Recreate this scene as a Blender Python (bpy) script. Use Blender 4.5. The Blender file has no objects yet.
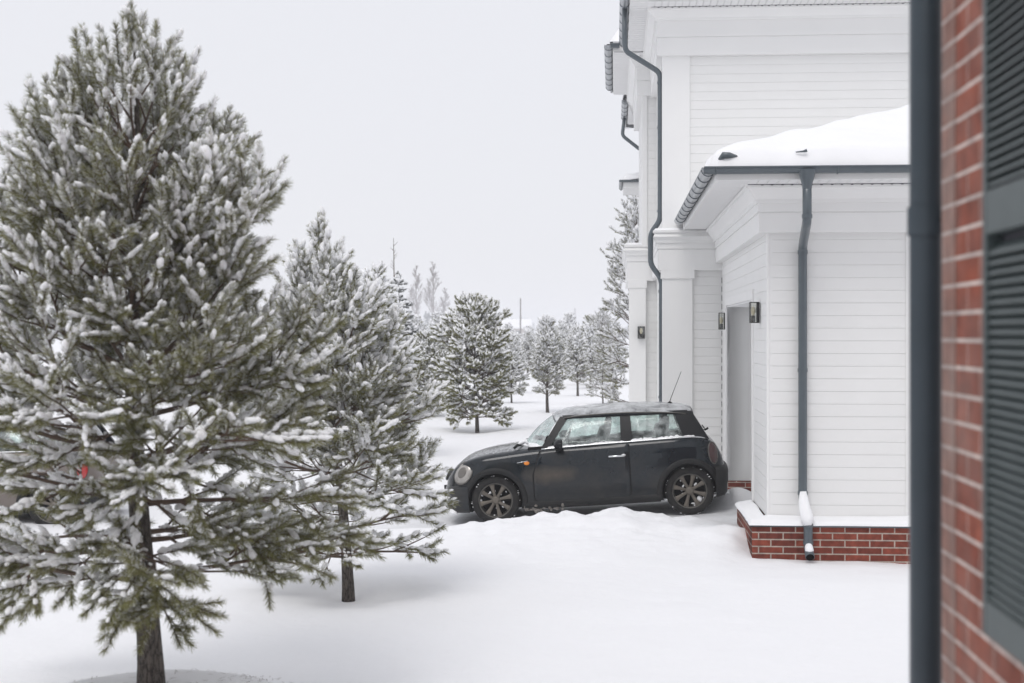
import bpy, bmesh, math, random
import numpy as np
from mathutils import Vector, Matrix

R = math.radians
F = 1422.0            # focal length in photo pixels
HY = 333.0            # horizon row
CAMZ = 2.4
A = math.atan(103.0/1422.0)     # yaw of the buildings against the view axis
sc = bpy.context.scene
col = sc.collection
UP = Vector((0, 0, 1))

# ------------------------------------------------------------------ noise
_rs = np.random.RandomState(7)
_NT = _rs.rand(256, 256)
def vnoise(x, y):
    x = np.asarray(x, float); y = np.asarray(y, float)
    xi = np.floor(x).astype(int); yi = np.floor(y).astype(int)
    fx = x-xi; fy = y-yi
    fx = fx*fx*(3-2*fx); fy = fy*fy*(3-2*fy)
    a = _NT[xi % 256, yi % 256]; b = _NT[(xi+1) % 256, yi % 256]
    c = _NT[xi % 256, (yi+1) % 256]; d = _NT[(xi+1) % 256, (yi+1) % 256]
    return (a*(1-fx)+b*fx)*(1-fy)+(c*(1-fx)+d*fx)*fy-0.5
def fbm(x, y, o=3):
    s = 0; a = 1; k = 1
    for i in range(o):
        s = s+a*vnoise(np.asarray(x)*k+i*17.3, np.asarray(y)*k+i*9.1); a *= .5; k *= 2.03
    return s
def smooth(e0, e1, x):
    t = np.clip((x-e0)/(e1-e0), 0, 1); return t*t*(3-2*t)

# ------------------------------------------------------------------ materials
def mat(name, color, rough=.6, metal=0., spec=.5, coat=0., bump=None, var=None, trans=None):
    m = bpy.data.materials.new(name); m.use_nodes = True
    nt = m.node_tree; b = nt.nodes['Principled BSDF']
    b.inputs['Base Color'].default_value = (*color, 1)
    b.inputs['Roughness'].default_value = rough
    b.inputs['Metallic'].default_value = metal
    b.inputs['Specular IOR Level'].default_value = spec
    b.inputs['Coat Weight'].default_value = coat
    tc = nt.nodes.new('ShaderNodeTexCoord')
    if var:   # (scale, amount, colour2)
        n = nt.nodes.new('ShaderNodeTexNoise'); n.inputs['Scale'].default_value = var[0]
        n.inputs['Detail'].default_value = 6
        nt.links.new(tc.outputs['Object'], n.inputs['Vector'])
        r = nt.nodes.new('ShaderNodeValToRGB')
        r.color_ramp.elements[0].position = .5-var[1]; r.color_ramp.elements[1].position = .5+var[1]
        r.color_ramp.elements[0].color = (*color, 1); r.color_ramp.elements[1].color = (*var[2], 1)
        nt.links.new(n.outputs['Fac'], r.inputs['Fac'])
        nt.links.new(r.outputs['Color'], b.inputs['Base Color'])
    if bump:  # (scale, strength, distance)
        n = nt.nodes.new('ShaderNodeTexNoise'); n.inputs['Scale'].default_value = bump[0]
        n.inputs['Detail'].default_value = 5
        nt.links.new(tc.outputs['Object'], n.inputs['Vector'])
        bp = nt.nodes.new('ShaderNodeBump'); bp.inputs['Strength'].default_value = bump[1]
        bp.inputs['Distance'].default_value = bump[2]
        nt.links.new(n.outputs['Fac'], bp.inputs['Height'])
        nt.links.new(bp.outputs['Normal'], b.inputs['Normal'])
    return m

def brick_mat(name, c1, c2, mortar, bw=.26, rh=.075, ms=.016, offs=(0, 0), dirt=None, bumpd=.006, kx=1.):
    m = bpy.data.materials.new(name); m.use_nodes = True
    nt = m.node_tree; b = nt.nodes['Principled BSDF']; b.inputs['Roughness'].default_value = .85
    b.inputs['Specular IOR Level'].default_value = .25
    uv = nt.nodes.new('ShaderNodeUVMap')
    mp = nt.nodes.new('ShaderNodeMapping'); mp.inputs['Location'].default_value = (offs[0], offs[1], 0); mp.inputs['Scale'].default_value = (kx, 1, 1); bw *= kx
    nt.links.new(uv.outputs['UV'], mp.inputs['Vector'])
    br = nt.nodes.new('ShaderNodeTexBrick')
    br.inputs['Scale'].default_value = 1; br.inputs['Brick Width'].default_value = bw
    br.inputs['Row Height'].default_value = rh; br.inputs['Mortar Size'].default_value = ms*.5
    br.inputs['Mortar Smooth'].default_value = .25; br.inputs['Bias'].default_value = 0
    br.inputs['Color1'].default_value = (*c1, 1); br.inputs['Color2'].default_value = (*c2, 1)
    br.inputs['Mortar'].default_value = (*mortar, 1)
    nt.links.new(mp.outputs['Vector'], br.inputs['Vector'])
    n = nt.nodes.new('ShaderNodeTexNoise'); n.inputs['Scale'].default_value = 14; n.inputs['Detail'].default_value = 8
    nt.links.new(uv.outputs['UV'], n.inputs['Vector'])
    mx = nt.nodes.new('ShaderNodeMix'); mx.data_type = 'RGBA'; mx.blend_type = 'MULTIPLY'
    rp = nt.nodes.new('ShaderNodeValToRGB'); rp.color_ramp.elements[0].position = .3; rp.color_ramp.elements[1].position = .7
    rp.color_ramp.elements[0].color = (.62, .6, .6, 1); rp.color_ramp.elements[1].color = (1.15, 1.12, 1.1, 1)
    nt.links.new(n.outputs['Fac'], rp.inputs['Fac'])
    mx.inputs['Factor'].default_value = 1
    nt.links.new(br.outputs['Color'], mx.inputs['A']); nt.links.new(rp.outputs['Color'], mx.inputs['B'])
    out = mx.outputs['Result']
    if dirt:
        m2 = nt.nodes.new('ShaderNodeMix'); m2.data_type = 'RGBA'
        n2 = nt.nodes.new('ShaderNodeTexNoise'); n2.inputs['Scale'].default_value = 3; n2.inputs['Detail'].default_value = 8
        nt.links.new(uv.outputs['UV'], n2.inputs['Vector'])
        mr = nt.nodes.new('ShaderNodeMapRange'); mr.inputs['From Min'].default_value = .35; mr.inputs['From Max'].default_value = .75
        mr.inputs['To Min'].default_value = dirt[0]; mr.inputs['To Max'].default_value = dirt[1]
        nt.links.new(n2.outputs['Fac'], mr.inputs['Value']); nt.links.new(mr.outputs['Result'], m2.inputs['Factor'])
        nt.links.new(out, m2.inputs['A']); m2.inputs['B'].default_value = (.36, .31, .28, 1)
        out = m2.outputs['Result']
    nt.links.new(out, b.inputs['Base Color'])
    mth = nt.nodes.new('ShaderNodeMath'); mth.operation = 'MULTIPLY_ADD'
    mth.inputs[1].default_value = -1; mth.inputs[2].default_value = 1
    nt.links.new(br.outputs['Fac'], mth.inputs[0])
    ad = nt.nodes.new('ShaderNodeMath'); ad.operation = 'MULTIPLY_ADD'; ad.inputs[1].default_value = .4
    nt.links.new(n.outputs['Fac'], ad.inputs[0]); nt.links.new(mth.outputs[0], ad.inputs[2])
    bp = nt.nodes.new('ShaderNodeBump'); bp.inputs['Distance'].default_value = bumpd; bp.inputs['Strength'].default_value = 1
    nt.links.new(ad.outputs[0], bp.inputs['Height']); nt.links.new(bp.outputs['Normal'], b.inputs['Normal'])
    return m

def glass_mat(name, tint, refl=.18, transp=.8, rough=.03):
    m = bpy.data.materials.new(name); m.use_nodes = True
    nt = m.node_tree; nt.nodes.clear()
    o = nt.nodes.new('ShaderNodeOutputMaterial')
    t = nt.nodes.new('ShaderNodeBsdfTransparent'); t.inputs[0].default_value = (*tint, 1)
    g = nt.nodes.new('ShaderNodeBsdfGlossy'); g.inputs['Roughness'].default_value = rough
    g.inputs['Color'].default_value = (.9, .92, .92, 1)
    d = nt.nodes.new('ShaderNodeBsdfDiffuse'); d.inputs['Color'].default_value = (.78, .81, .81, 1)
    lw = nt.nodes.new('ShaderNodeLayerWeight'); lw.inputs['Blend'].default_value = .5
    pw = nt.nodes.new('ShaderNodeMath'); pw.operation = 'POWER'; pw.inputs[1].default_value = 4
    nt.links.new(lw.outputs['Facing'], pw.inputs[0])
    ma = nt.nodes.new('ShaderNodeMath'); ma.operation = 'MULTIPLY_ADD'; ma.inputs[1].default_value = .6; ma.inputs[2].default_value = refl*.3; ma.use_clamp = True
    nt.links.new(pw.outputs[0], ma.inputs[0])
    m1 = nt.nodes.new('ShaderNodeMixShader'); m2 = nt.nodes.new('ShaderNodeMixShader')
    nt.links.new(ma.outputs[0], m1.inputs[0]); nt.links.new(t.outputs[0], m1.inputs[1]); nt.links.new(g.outputs[0], m1.inputs[2])
    tc = nt.nodes.new('ShaderNodeTexCoord'); n = nt.nodes.new('ShaderNodeTexNoise'); n.inputs['Scale'].default_value = 9; n.inputs['Detail'].default_value = 8
    nt.links.new(tc.outputs['Object'], n.inputs['Vector'])
    mr = nt.nodes.new('ShaderNodeMapRange'); mr.inputs['From Min'].default_value = .35; mr.inputs['From Max'].default_value = .75
    mr.inputs['To Min'].default_value = 0; mr.inputs['To Max'].default_value = 1-transp
    nt.links.new(n.outputs['Fac'], mr.inputs['Value'])
    nt.links.new(mr.outputs['Result'], m2.inputs[0]); nt.links.new(m1.outputs[0], m2.inputs[1]); nt.links.new(d.outputs[0], m2.inputs[2])
    nt.links.new(m2.outputs[0], o.inputs['Surface'])
    return m

M = {}
M['paint'] = mat('white_paint', (.82, .82, .81), .55, var=(1.7, .35, (.785, .785, .775)), bump=(60, .08, .002))
M['trim'] = mat('white_trim', (.84, .84, .83), .5, var=(2.3, .35, (.80, .80, .795)))
M['soffit'] = mat('white_soffit', (.80, .80, .80), .5)
M['hole'] = mat('pipe_hole', (.004, .004, .004), .9, spec=.05)
M['gap'] = mat('soffit_gap', (.05, .05, .06), .8)
M['gutter'] = mat('slate_metal', (.075, .095, .11), .32, metal=.15, coat=.3, var=(6, .3, (.095, .115, .13)))
M['gutter_lit'] = mat('snowlit_gutter_metal', (.34, .36, .38), .3, metal=.5)  # side gutters: snow reflection put into a lighter metal colour
M['dpipe'] = mat('dark_pipe_metal', (.034, .048, .060), .4, spec=.35, var=(5, .3, (.044, .060, .074)))
M['roof'] = mat('roof_shingle', (.06, .065, .07), .8)
M['brick'] = brick_mat('brick_base', (.28, .072, .045), (.16, .042, .030), (.47, .41, .36), offs=(.03, .03))
M['brick_near'] = brick_mat('brick_near', (.30, .082, .048), (.22, .060, .038), (.70, .62, .57), kx=2.2, ms=.012, offs=(.1, .02), dirt=(0., .3))
M['brick_worn'] = brick_mat('brick_worn', (.27, .12, .09), (.22, .10, .075), (.55, .48, .45), kx=2.2, ms=.012, offs=(.1, .02), dirt=(.2, .65))
M['concrete'] = mat('concrete', (.42, .40, .37), .9, bump=(20, .4, .01), var=(4, .3, (.34, .33, .31)))
M['jamb'] = mat('grey_render', (.84, .845, .85), .8, bump=(80, .2, .002))
M['shutter'] = mat('shutter_paint', (.048, .066, .068), .45, var=(9, .35, (.070, .090, .090)), bump=(50, .2, .002))
M['lampmetal'] = mat('black_lamp_metal', (.015, .015, .017), .4, metal=.3)
M['lampglass'] = glass_mat('lamp_glass', (.95, .95, .93), .12, .8)
M['bulb'] = mat('bulb', (.75, .68, .5), .3)

def snow_material(name, c=(.88, .89, .91), bs=6., bd=.02, st=.5, tint=None, sss=0.0):
    m = bpy.data.materials.new(name); m.use_nodes = True
    nt = m.node_tree; b = nt.nodes['Principled BSDF']
    b.inputs['Base Color'].default_value = (*c, 1); b.inputs['Roughness'].default_value = .75
    b.inputs['Specular IOR Level'].default_value = .25
    tc = nt.nodes.new('ShaderNodeTexCoord')
    hs = []
    for k, (s, w) in enumerate(((bs, 1), (bs*7, .22), (bs*40, .05))):
        n = nt.nodes.new('ShaderNodeTexNoise'); n.inputs['Scale'].default_value = s; n.inputs['Detail'].default_value = 4
        nt.links.new(tc.outputs['Object'], n.inputs['Vector'])
        ml = nt.nodes.new('ShaderNodeMath'); ml.operation = 'MULTIPLY'; ml.inputs[1].default_value = w
        nt.links.new(n.outputs['Fac'], ml.inputs[0]); hs.append(ml)
    a1 = nt.nodes.new('ShaderNodeMath'); a2 = nt.nodes.new('ShaderNodeMath')
    nt.links.new(hs[0].outputs[0], a1.inputs[0]); nt.links.new(hs[1].outputs[0], a1.inputs[1])
    nt.links.new(a1.outputs[0], a2.inputs[0]); nt.links.new(hs[2].outputs[0], a2.inputs[1])
    bp = nt.nodes.new('ShaderNodeBump'); bp.inputs['Strength'].default_value = st; bp.inputs['Distance'].default_value = bd
    nt.links.new(a2.outputs[0], bp.inputs['Height']); nt.links.new(bp.outputs['Normal'], b.inputs['Normal'])
    if tint:   # dirty packed snow by vertex attribute
        at = nt.nodes.new('ShaderNodeAttribute'); at.attribute_name = 'packed'
        n = nt.nodes.new('ShaderNodeTexNoise'); n.inputs['Scale'].default_value = 5; n.inputs['Detail'].default_value = 8
        nt.links.new(tc.outputs['Object'], n.inputs['Vector'])
        mr = nt.nodes.new('ShaderNodeMapRange'); mr.inputs['From Min'].default_value = .3; mr.inputs['From Max'].default_value = .7
        mr.inputs['To Min'].default_value = .5; mr.inputs['To Max'].default_value = 1
        nt.links.new(n.outputs['Fac'], mr.inputs['Value'])
        ml = nt.nodes.new('ShaderNodeMath'); ml.operation = 'MULTIPLY'
        nt.links.new(at.outputs['Fac'], ml.inputs[0]); nt.links.new(mr.outputs['Result'], ml.inputs[1])
        mx = nt.nodes.new('ShaderNodeMix'); mx.data_type = 'RGBA'
        mx.inputs['A'].default_value = (*c, 1); mx.inputs['B'].default_value = (*tint, 1)
        nt.links.new(ml.outputs[0], mx.inputs['Factor']); nt.links.new(mx.outputs['Result'], b.inputs['Base Color'])
    return m
M['ground'] = snow_material('snow_ground', (.90, .905, .925), 1.6, .05, .7, tint=(.60, .61, .625))
M['snow'] = snow_material('snow_layer', (.90, .905, .92), 5, .015, .5)
M['twigsnow'] = mat('twig_snow', (.92, .925, .94), .8, spec=.15)
M['needle'] = mat('pine_needle', (.185, .19, .075), .6, spec=.2, var=(3, .3, (.275, .265, .120)))
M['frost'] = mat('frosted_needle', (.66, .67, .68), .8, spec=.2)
M['needle_dark'] = mat('spruce_needle', (.03, .045, .035), .6, spec=.3, var=(3, .3, (.045, .06, .04)))
M['bark'] = mat('pine_bark', (.075, .062, .052), .9, bump=(38, 1., .02), var=(16, .12, (.15, .125, .105)))
def bark_material():
    m = M['bark']; nt = m.node_tree
    tc = nt.nodes.new('ShaderNodeTexCoord'); mp = nt.nodes.new('ShaderNodeMapping'); mp.inputs['Scale'].default_value = (34, 34, 9)
    v = nt.nodes.new('ShaderNodeTexVoronoi'); v.feature = 'DISTANCE_TO_EDGE'; v.inputs['Scale'].default_value = 1
    n = nt.nodes.new('ShaderNodeTexNoise'); n.inputs['Scale'].default_value = 2.5; n.inputs['Detail'].default_value = 6
    nt.links.new(tc.outputs['Object'], mp.inputs['Vector']); nt.links.new(mp.outputs['Vector'], n.inputs['Vector'])
    ad = nt.nodes.new('ShaderNodeVectorMath'); ad.operation = 'ADD'
    nt.links.new(mp.outputs['Vector'], ad.inputs[0]); nt.links.new(n.outputs['Color'], ad.inputs[1]); nt.links.new(ad.outputs[0], v.inputs['Vector'])
    mr = nt.nodes.new('ShaderNodeMapRange'); mr.inputs['From Max'].default_value = .28; nt.links.new(v.outputs['Distance'], mr.inputs['Value'])
    a2 = nt.nodes.new('ShaderNodeMath'); a2.operation = 'ADD'; nt.links.new(mr.outputs['Result'], a2.inputs[0]); nt.links.new(n.outputs['Fac'], a2.inputs[1])
    bp = [q for q in nt.nodes if q.type == 'BUMP'][0]; bp.inputs['Distance'].default_value = .022
    nt.links.new(a2.outputs[0], bp.inputs['Height'])
    b = nt.nodes['Principled BSDF']; rp = nt.nodes.new('ShaderNodeValToRGB'); rp.color_ramp.elements[0].position = .45; rp.color_ramp.elements[1].position = 1.4/1.5
    rp.color_ramp.elements[0].color = (.035, .029, .025, 1); rp.color_ramp.elements[1].color = (.15, .128, .11, 1)
    nt.links.new(a2.outputs[0], rp.inputs['Fac']); nt.links.new(rp.outputs['Color'], b.inputs['Base Color'])
bark_material()
M['twig'] = mat('twig_bark', (.13, .085, .06), .85, var=(5, .2, (.09, .065, .05)))
M['birch'] = mat('bare_twig', (.16, .12, .11), .9)
M['wood'] = mat('weathered_pole', (.12, .10, .09), .9)

# ------------------------------------------------------------------ mesh building
class MB:
    def __init__(s): s.v = []; s.f = []; s.mi = []
    def add(s, vs, fs, mi=0):
        o = len(s.v); s.v += [tuple(p) for p in vs]
        s.f += [tuple(i+o for i in f) for f in fs]; s.mi += [mi]*len(fs)
    def box(s, a0, a1, b0, b1, z0, z1, mi=0):
        v = [(a0, b0, z0), (a1, b0, z0), (a1, b1, z0), (a0, b1, z0), (a0, b0, z1), (a1, b0, z1), (a1, b1, z1), (a0, b1, z1)]
        s.add(v, [(0, 3, 2, 1), (4, 5, 6, 7), (0, 1, 5, 4), (1, 2, 6, 5), (2, 3, 7, 6), (3, 0, 4, 7)], mi)
        return s
    def ext(s, prof, axis, a0, a1, mi=0, cap=True):
        """prof: closed polygon of (p,q); axis 's': (a,p,q); 't': (p,a,q); 'z': (p,q,a)"""
        def P(a, p, q): return {'s': (a, p, q), 't': (p, a, q), 'z': (p, q, a)}[axis]
        n = len(prof)
        vs = [P(a0, *p) for p in prof]+[P(a1, *p) for p in prof]
        fs = [(i, (i+1) % n, n+(i+1) % n, n+i) for i in range(n)]
        if cap: fs += [tuple(range(n))[::-1], tuple(range(n, 2*n))]
        s.add(vs, fs, mi); return s
    def tube(s, pts, r, n=12, mi=0, cap=True, closed=False):
        pts = [Vector(p) for p in pts]; m = len(pts)
        rs = r if isinstance(r, (list, tuple)) else [r]*m
        ref = Vector((.31, .95, .07)).normalized(); vs = []
        for i, p in enumerate(pts):
            if closed: d = (pts[(i+1) % m]-pts[i-1]).normalized()
            elif i == 0: d = (pts[1]-p).normalized()
            elif i == m-1: d = (p-pts[i-1]).normalized()
            else:
                d1 = (p-pts[i-1]).normalized(); d2 = (pts[i+1]-p).normalized(); d = (d1+d2).normalized()
            a = d.cross(ref)
            if a.length < .05: a = d.cross(Vector((1, 0, 0)))
            a.normalize(); b = d.cross(a)
            k = 1.0
            if 0 < i < m-1 and not closed:
                k = 1/max(.5, (p-pts[i-1]).normalized().dot(d))
                # stretch in the bend plane only
                bd = ((pts[i+1]-p).normalized()-(p-pts[i-1]).normalized())
                if bd.length > 1e-4:
                    bd = (bd-d*bd.dot(d)).normalized()
                    for j in range(n):
                        t = 2*math.pi*j/n; w = a*math.cos(t)+b*math.sin(t)
                        w = w+bd*(w.dot(bd))*(k-1); vs.append(p+w*rs[i])
                    continue
            for j in range(n):
                t = 2*math.pi*j/n; vs.append(p+(a*math.cos(t)+b*math.sin(t))*rs[i])
        fs = []
        for i in range(m if closed else m-1):
            i2 = (i+1) % m
            for j in range(n):
                fs.append((i*n+j, i*n+(j+1) % n, i2*n+(j+1) % n, i2*n+j))
        if cap and not closed: fs += [tuple(range(n))[::-1], tuple(range((m-1)*n, m*n))]
        s.add(vs, fs, mi); return s
    def lathe(s, prof, axis='y', center=(0, 0, 0), n=40, mi=0, caps=False):
        """prof: list of (r, h) ; revolve about axis"""
        cx, cy, cz = center; vs = []; m = len(prof)
        for (r, h) in prof:
            for j in range(n):
                t = 2*math.pi*j/n; c, q = r*math.cos(t), r*math.sin(t)
                vs.append({'y': (cx+c, cy+h, cz+q), 'z': (cx+c, cy+q, cz+h), 'x': (cx+h, cy+c, cz+q)}[axis])
        fs = [(i*n+j, i*n+(j+1) % n, (i+1)*n+(j+1) % n, (i+1)*n+j) for i in range(m-1) for j in range(n)]
        if caps: fs += [tuple(range(n)), tuple(range((m-1)*n, m*n))[::-1]]
        s.add(vs, fs, mi); return s
    def grid(s, P, mi=0, flip=False):
        """P[i][j] points"""
        n = len(P); m = len(P[0]); vs = [p for r in P for p in r]
        fs = [(i*m+j, i*m+j+1, (i+1)*m+j+1, (i+1)*m+j) for i in range(n-1) for j in range(m-1)]
        if flip: fs = [f[::-1] for f in fs]
        s.add(vs, fs, mi); return s
    def build(s, name, mats, parent=None, smooth_=False, org=(0, 0, 0), bevel=0, autos=None, fixn=False, sub=0):
        me = bpy.data.meshes.new(name)
        o3 = org
        me.from_pydata([(p[0]-o3[0], p[1]-o3[1], p[2]-o3[2]) for p in s.v], [], s.f)
        if not isinstance(mats, (list, tuple)): mats = [mats]
        for m_ in mats: me.materials.append(m_)
        if len(mats) > 1: me.polygons.foreach_set('material_index', s.mi)
        if fixn:
            bm = bmesh.new(); bm.from_mesh(me); bmesh.ops.recalc_face_normals(bm, faces=bm.faces); bm.to_mesh(me); bm.free()
        me.update()
        # metric box-projected UVs
        uvl = me.uv_layers.new(name='UVMap'); nl = len(me.loops)
        co = np.zeros(len(me.vertices)*3); me.vertices.foreach_get('co', co); co = co.reshape(-1, 3)+np.array(o3)
        vi = np.zeros(nl, int); me.loops.foreach_get('vertex_index', vi)
        nor = np.zeros(len(me.polygons)*3); me.polygons.foreach_get('normal', nor); nor = np.abs(nor.reshape(-1, 3))
        lt = np.zeros(len(me.polygons), int); me.polygons.foreach_get('loop_total', lt)
        ln = np.repeat(nor, lt, axis=0); ls = np.zeros(len(me.polygons), int); me.polygons.foreach_get('loop_start', ls)
        c = co[vi]; ax = np.argmax(ln, axis=1)
        u = np.where(ax == 0, c[:, 1], c[:, 0]); v = np.where(ax == 2, c[:, 1], c[:, 2])
        uvl.data.foreach_set('uv', np.stack([u, v], 1).ravel())
        ob = bpy.data.objects.new(name, me); col.objects.link(ob)
        if parent: ob.parent = parent
        if smooth_ or autos:
            me.polygons.foreach_set('use_smooth', [True]*len(me.polygons))
            if autos:
                try: me.set_sharp_from_angle(angle=R(autos))
                except Exception: pass
        if bevel:
            b = ob.modifiers.new('Bevel', 'BEVEL'); b.width = bevel; b.segments = 2; b.limit_method = 'ANGLE'; b.angle_limit = R(35)
        return ob

def np_mesh(name, V, Fc, mats, parent=None, mi=None, smooth_=False):
    """V (n,3), Fc (m,k) uniform polygon size"""
    me = bpy.data.meshes.new(name); k = Fc.shape[1]
    me.vertices.add(len(V)); me.vertices.foreach_set('co', np.asarray(V, np.float32).ravel())
    me.loops.add(Fc.size); me.loops.foreach_set('vertex_index', Fc.astype(np.int32).ravel())
    me.polygons.add(len(Fc)); me.polygons.foreach_set('loop_start', (np.arange(len(Fc))*k).astype(np.int32))
    me.polygons.foreach_set('loop_total', np.full(len(Fc), k, np.int32))
    if not isinstance(mats, (list, tuple)): mats = [mats]
    for m_ in mats: me.materials.append(m_)
    if mi is not None: me.polygons.foreach_set('material_index', mi.astype(np.int32))
    me.polygons.foreach_set('use_smooth', np.full(len(Fc), smooth_))
    me.update(calc_edges=True)
    ob = bpy.data.objects.new(name, me); col.objects.link(ob)
    if parent: ob.parent = parent
    return ob

def thing(name, label, cat, loc=(0, 0, 0), rot=(0, 0, 0), group=None):
    o = bpy.data.objects.new(name, None); col.objects.link(o); o.empty_display_size = .2
    o.location = loc; o.rotation_euler = rot
    o['label'] = label; o['category'] = cat
    if group: o['group'] = group
    return o
def tag(o, label=None, cat=None, group=None, kind=None):
    if label: o['label'] = label
    if cat: o['category'] = cat
    if group: o['group'] = group
    if kind: o['kind'] = kind
    return o
def dup(root, loc, rotz=0, scale=None, label=None, name=None):
    r = root.copy(); col.objects.link(r); r.location = loc; r.rotation_euler = (0, 0, rotz)
    if scale: r.scale = scale if isinstance(scale, tuple) else (scale,)*3
    if label: r['label'] = label
    if name: r.name = name
    for ch in list(root.children):
        c = ch.copy(); col.objects.link(c); c.parent = r
        for g in ch.children:
            d = g.copy(); col.objects.link(d); d.parent = c
    return r
def W2(s, t, z=0):
    return (s*math.cos(A)+t*math.sin(A), -s*math.sin(A)+t*math.cos(A), z)
def ground_px(px, py):   # flat-ground point
    Y = F*CAMZ/(py-HY); return ((px-512)*Y/F, Y)
def s_at(px, t):   # s of a photo column at depth t (house frame)
    r = (px-512)/F; return (r*t*math.cos(A)-t*math.sin(A))/(math.cos(A)+r*math.sin(A))
def house_root(name, label, cat, s0, t0):
    o = thing(name, label, cat, W2(s0, t0), (0, 0, -A)); return o, (s0, t0, 0)

# ------------------------------------------------------------------ ground
T1 = ((147-512)*8.9/F, 8.9)
def ramp_z(X):     # driveway surface under the car
    return -.034+.0573*np.clip(X, -1.6, 3.3)
def ground_z(X, Y):
    X = np.asarray(X, float); Y = np.asarray(Y, float)
    z = .10*fbm(X*.13+5, Y*.13, 2)*smooth(18, 40, np.hypot(X, Y))*1.2
    z = z+.035*fbm(X*.8, Y*.8, 3)
    near = 1-smooth(20, 28, Y)
    # driveway ramp
    drive = smooth(-4.5, -1.2, X)*smooth(17.25, 17.75, Y)*(1-smooth(19.9, 20.8, Y))
    z = z*(1-drive)+drive*(ramp_z(X)+.006*fbm(X*3, Y*3, 2))
    # cleared apron near the garage
    ap = smooth(1.35, 2.1, X-.04*(Y-15))*smooth(15.6, 16.3, Y)*(1-smooth(17.4, 17.7, Y))
    z = z*(1-ap)+ap*(ramp_z(X)-.03)
    back = smooth(20.2, 21.2, Y)*(1-smooth(24, 27, Y))*smooth(.2, 1.2, X)
    z = z-.16*back
    # shovelled snow bank before the car
    cy = 17.0+.12*vnoise(X*1.3+3, 0*X)+.05*vnoise(X*4.3+3, 0*X)
    prof = .05+.245*smooth(-1.3, .8, X)*(1-.93*smooth(1.35, 2.55, X))
    prof = prof+smooth(-1.2, -.3, X)*(.07*vnoise(X*2.3+9, 0*X+2.2)+.05*vnoise(X*6.1+9, 0*X+7.2)+.03*vnoise(X*13.1, 0*X+1.2))*(1-.8*smooth(1.8, 2.4, X))
    d = Y-cy
    w = np.where(d > 0, .24+.1*vnoise(X*5, 0*X+8), 1.15+.4*vnoise(X*.9, 0*X+4))
    b = np.exp(-(np.abs(d)/w)**1.8)
    lump = 1+.20*fbm(X*3.2, Y*3.2, 2)+.22*np.maximum(0, fbm(X*8, Y*8, 2))+.12*fbm(X*17, Y*17, 2)
    z = z+prof*b*lump*smooth(-2.8, -.9, X)*(1-smooth(2.35, 2.75, X))
    z = z+.022*np.maximum(0, fbm(X*7+3, Y*7, 3))*smooth(14.8, 16, Y)*(1-smooth(17.2, 17.6, Y))*smooth(-1.5, 0, X)
    z = z+.030*fbm(X*2.2, Y*2.2, 3)*smooth(13.5, 15.5, Y)*(1-smooth(17, 17.4, Y))*smooth(-2, 0, X)
    # bank toe by the garage corner
    z = z+.13*np.exp(-(((X-2.45)/.35)**2+((Y-15.9)/.55)**2))*(1+.5*fbm(X*5, Y*5, 2))
    z = z-.045*smooth(2.1, 2.5, X)*smooth(13.6, 14.6, Y)*(1-smooth(15.5, 16, Y))
    # small heap behind the car
    z = z+.20*np.exp(-(((X-3.0)/.30)**2+((Y-18.95)/.5)**2))
    # mound at the foot of the near pine
    r = np.hypot((X-T1[0]-.10), (Y-T1[1])/.95)*(1+.25*vnoise(X*1.1, Y*1.1))
    z = z+.19*(1-smooth(.40, 1.15, r))+.02*fbm(X*5, Y*5, 2)*(1-smooth(.8, 1.2, r))
    # tree pits
    for (tx, ty) in PITS:
        rr = np.hypot(X-tx, Y-ty); z = z-.05*np.exp(-(rr/.45)**2)+.04*np.exp(-((rr-.9)/.4)**2)
    # snow drift against the garage base
    return z
TREE2 = ((347-512)*13.0/F, 13.0)
TREE4 = ((476-512)*35.2/F, 35.2)
PITS = [TREE2, TREE4]
def axis(lo, hi, dlo, dhi, step, g=1.12):
    mid = list(np.arange(dlo, dhi, step)); a = []; x = dlo; s = step
    while x > lo: s *= g; x -= s; a.append(x)
    b = []; x = mid[-1]; s = step
    while x < hi: s *= g; x += s; b.append(x)
    return np.array(a[::-1]+mid+b)
xs = axis(-900, 900, -6.5, 4.6, .055); ys = axis(-60, 1500, 8.6, 22, .055)
GX, GY = np.meshgrid(xs, ys)
GZ = ground_z(GX, GY)
V = np.stack([GX, GY, GZ], -1).reshape(-1, 3); nx = len(xs); ny = len(ys)
ii, jj = np.meshgrid(np.arange(ny-1), np.arange(nx-1), indexing='ij'); b0 = ii*nx+jj
Fc = np.stack([b0, b0+1, b0+1+nx, b0+nx], -1).reshape(-1, 4)
g = np_mesh('snow_ground', V, Fc, M['ground'], smooth_=True)
pk = smooth(-3, -.5, V[:, 0])*smooth(17.15, 17.5, V[:, 1])*(1-smooth(20.2, 20.9, V[:, 1]))*.8
pk = np.maximum(pk, smooth(1.75, 2.3, V[:, 0]-.04*(V[:, 1]-15))*smooth(15.9, 16.5, V[:, 1])*(1-smooth(20.2, 21.5, V[:, 1]))*.75)
pk *= (1-.7*np.exp(-(((V[:, 0]-3.0)/.34)**2+((V[:, 1]-18.95)/.55)**2)))
at = g.data.attributes.new('packed', 'FLOAT', 'POINT'); at.data.foreach_set('value', pk.astype(np.float32))
tag(g, kind='structure')

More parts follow.
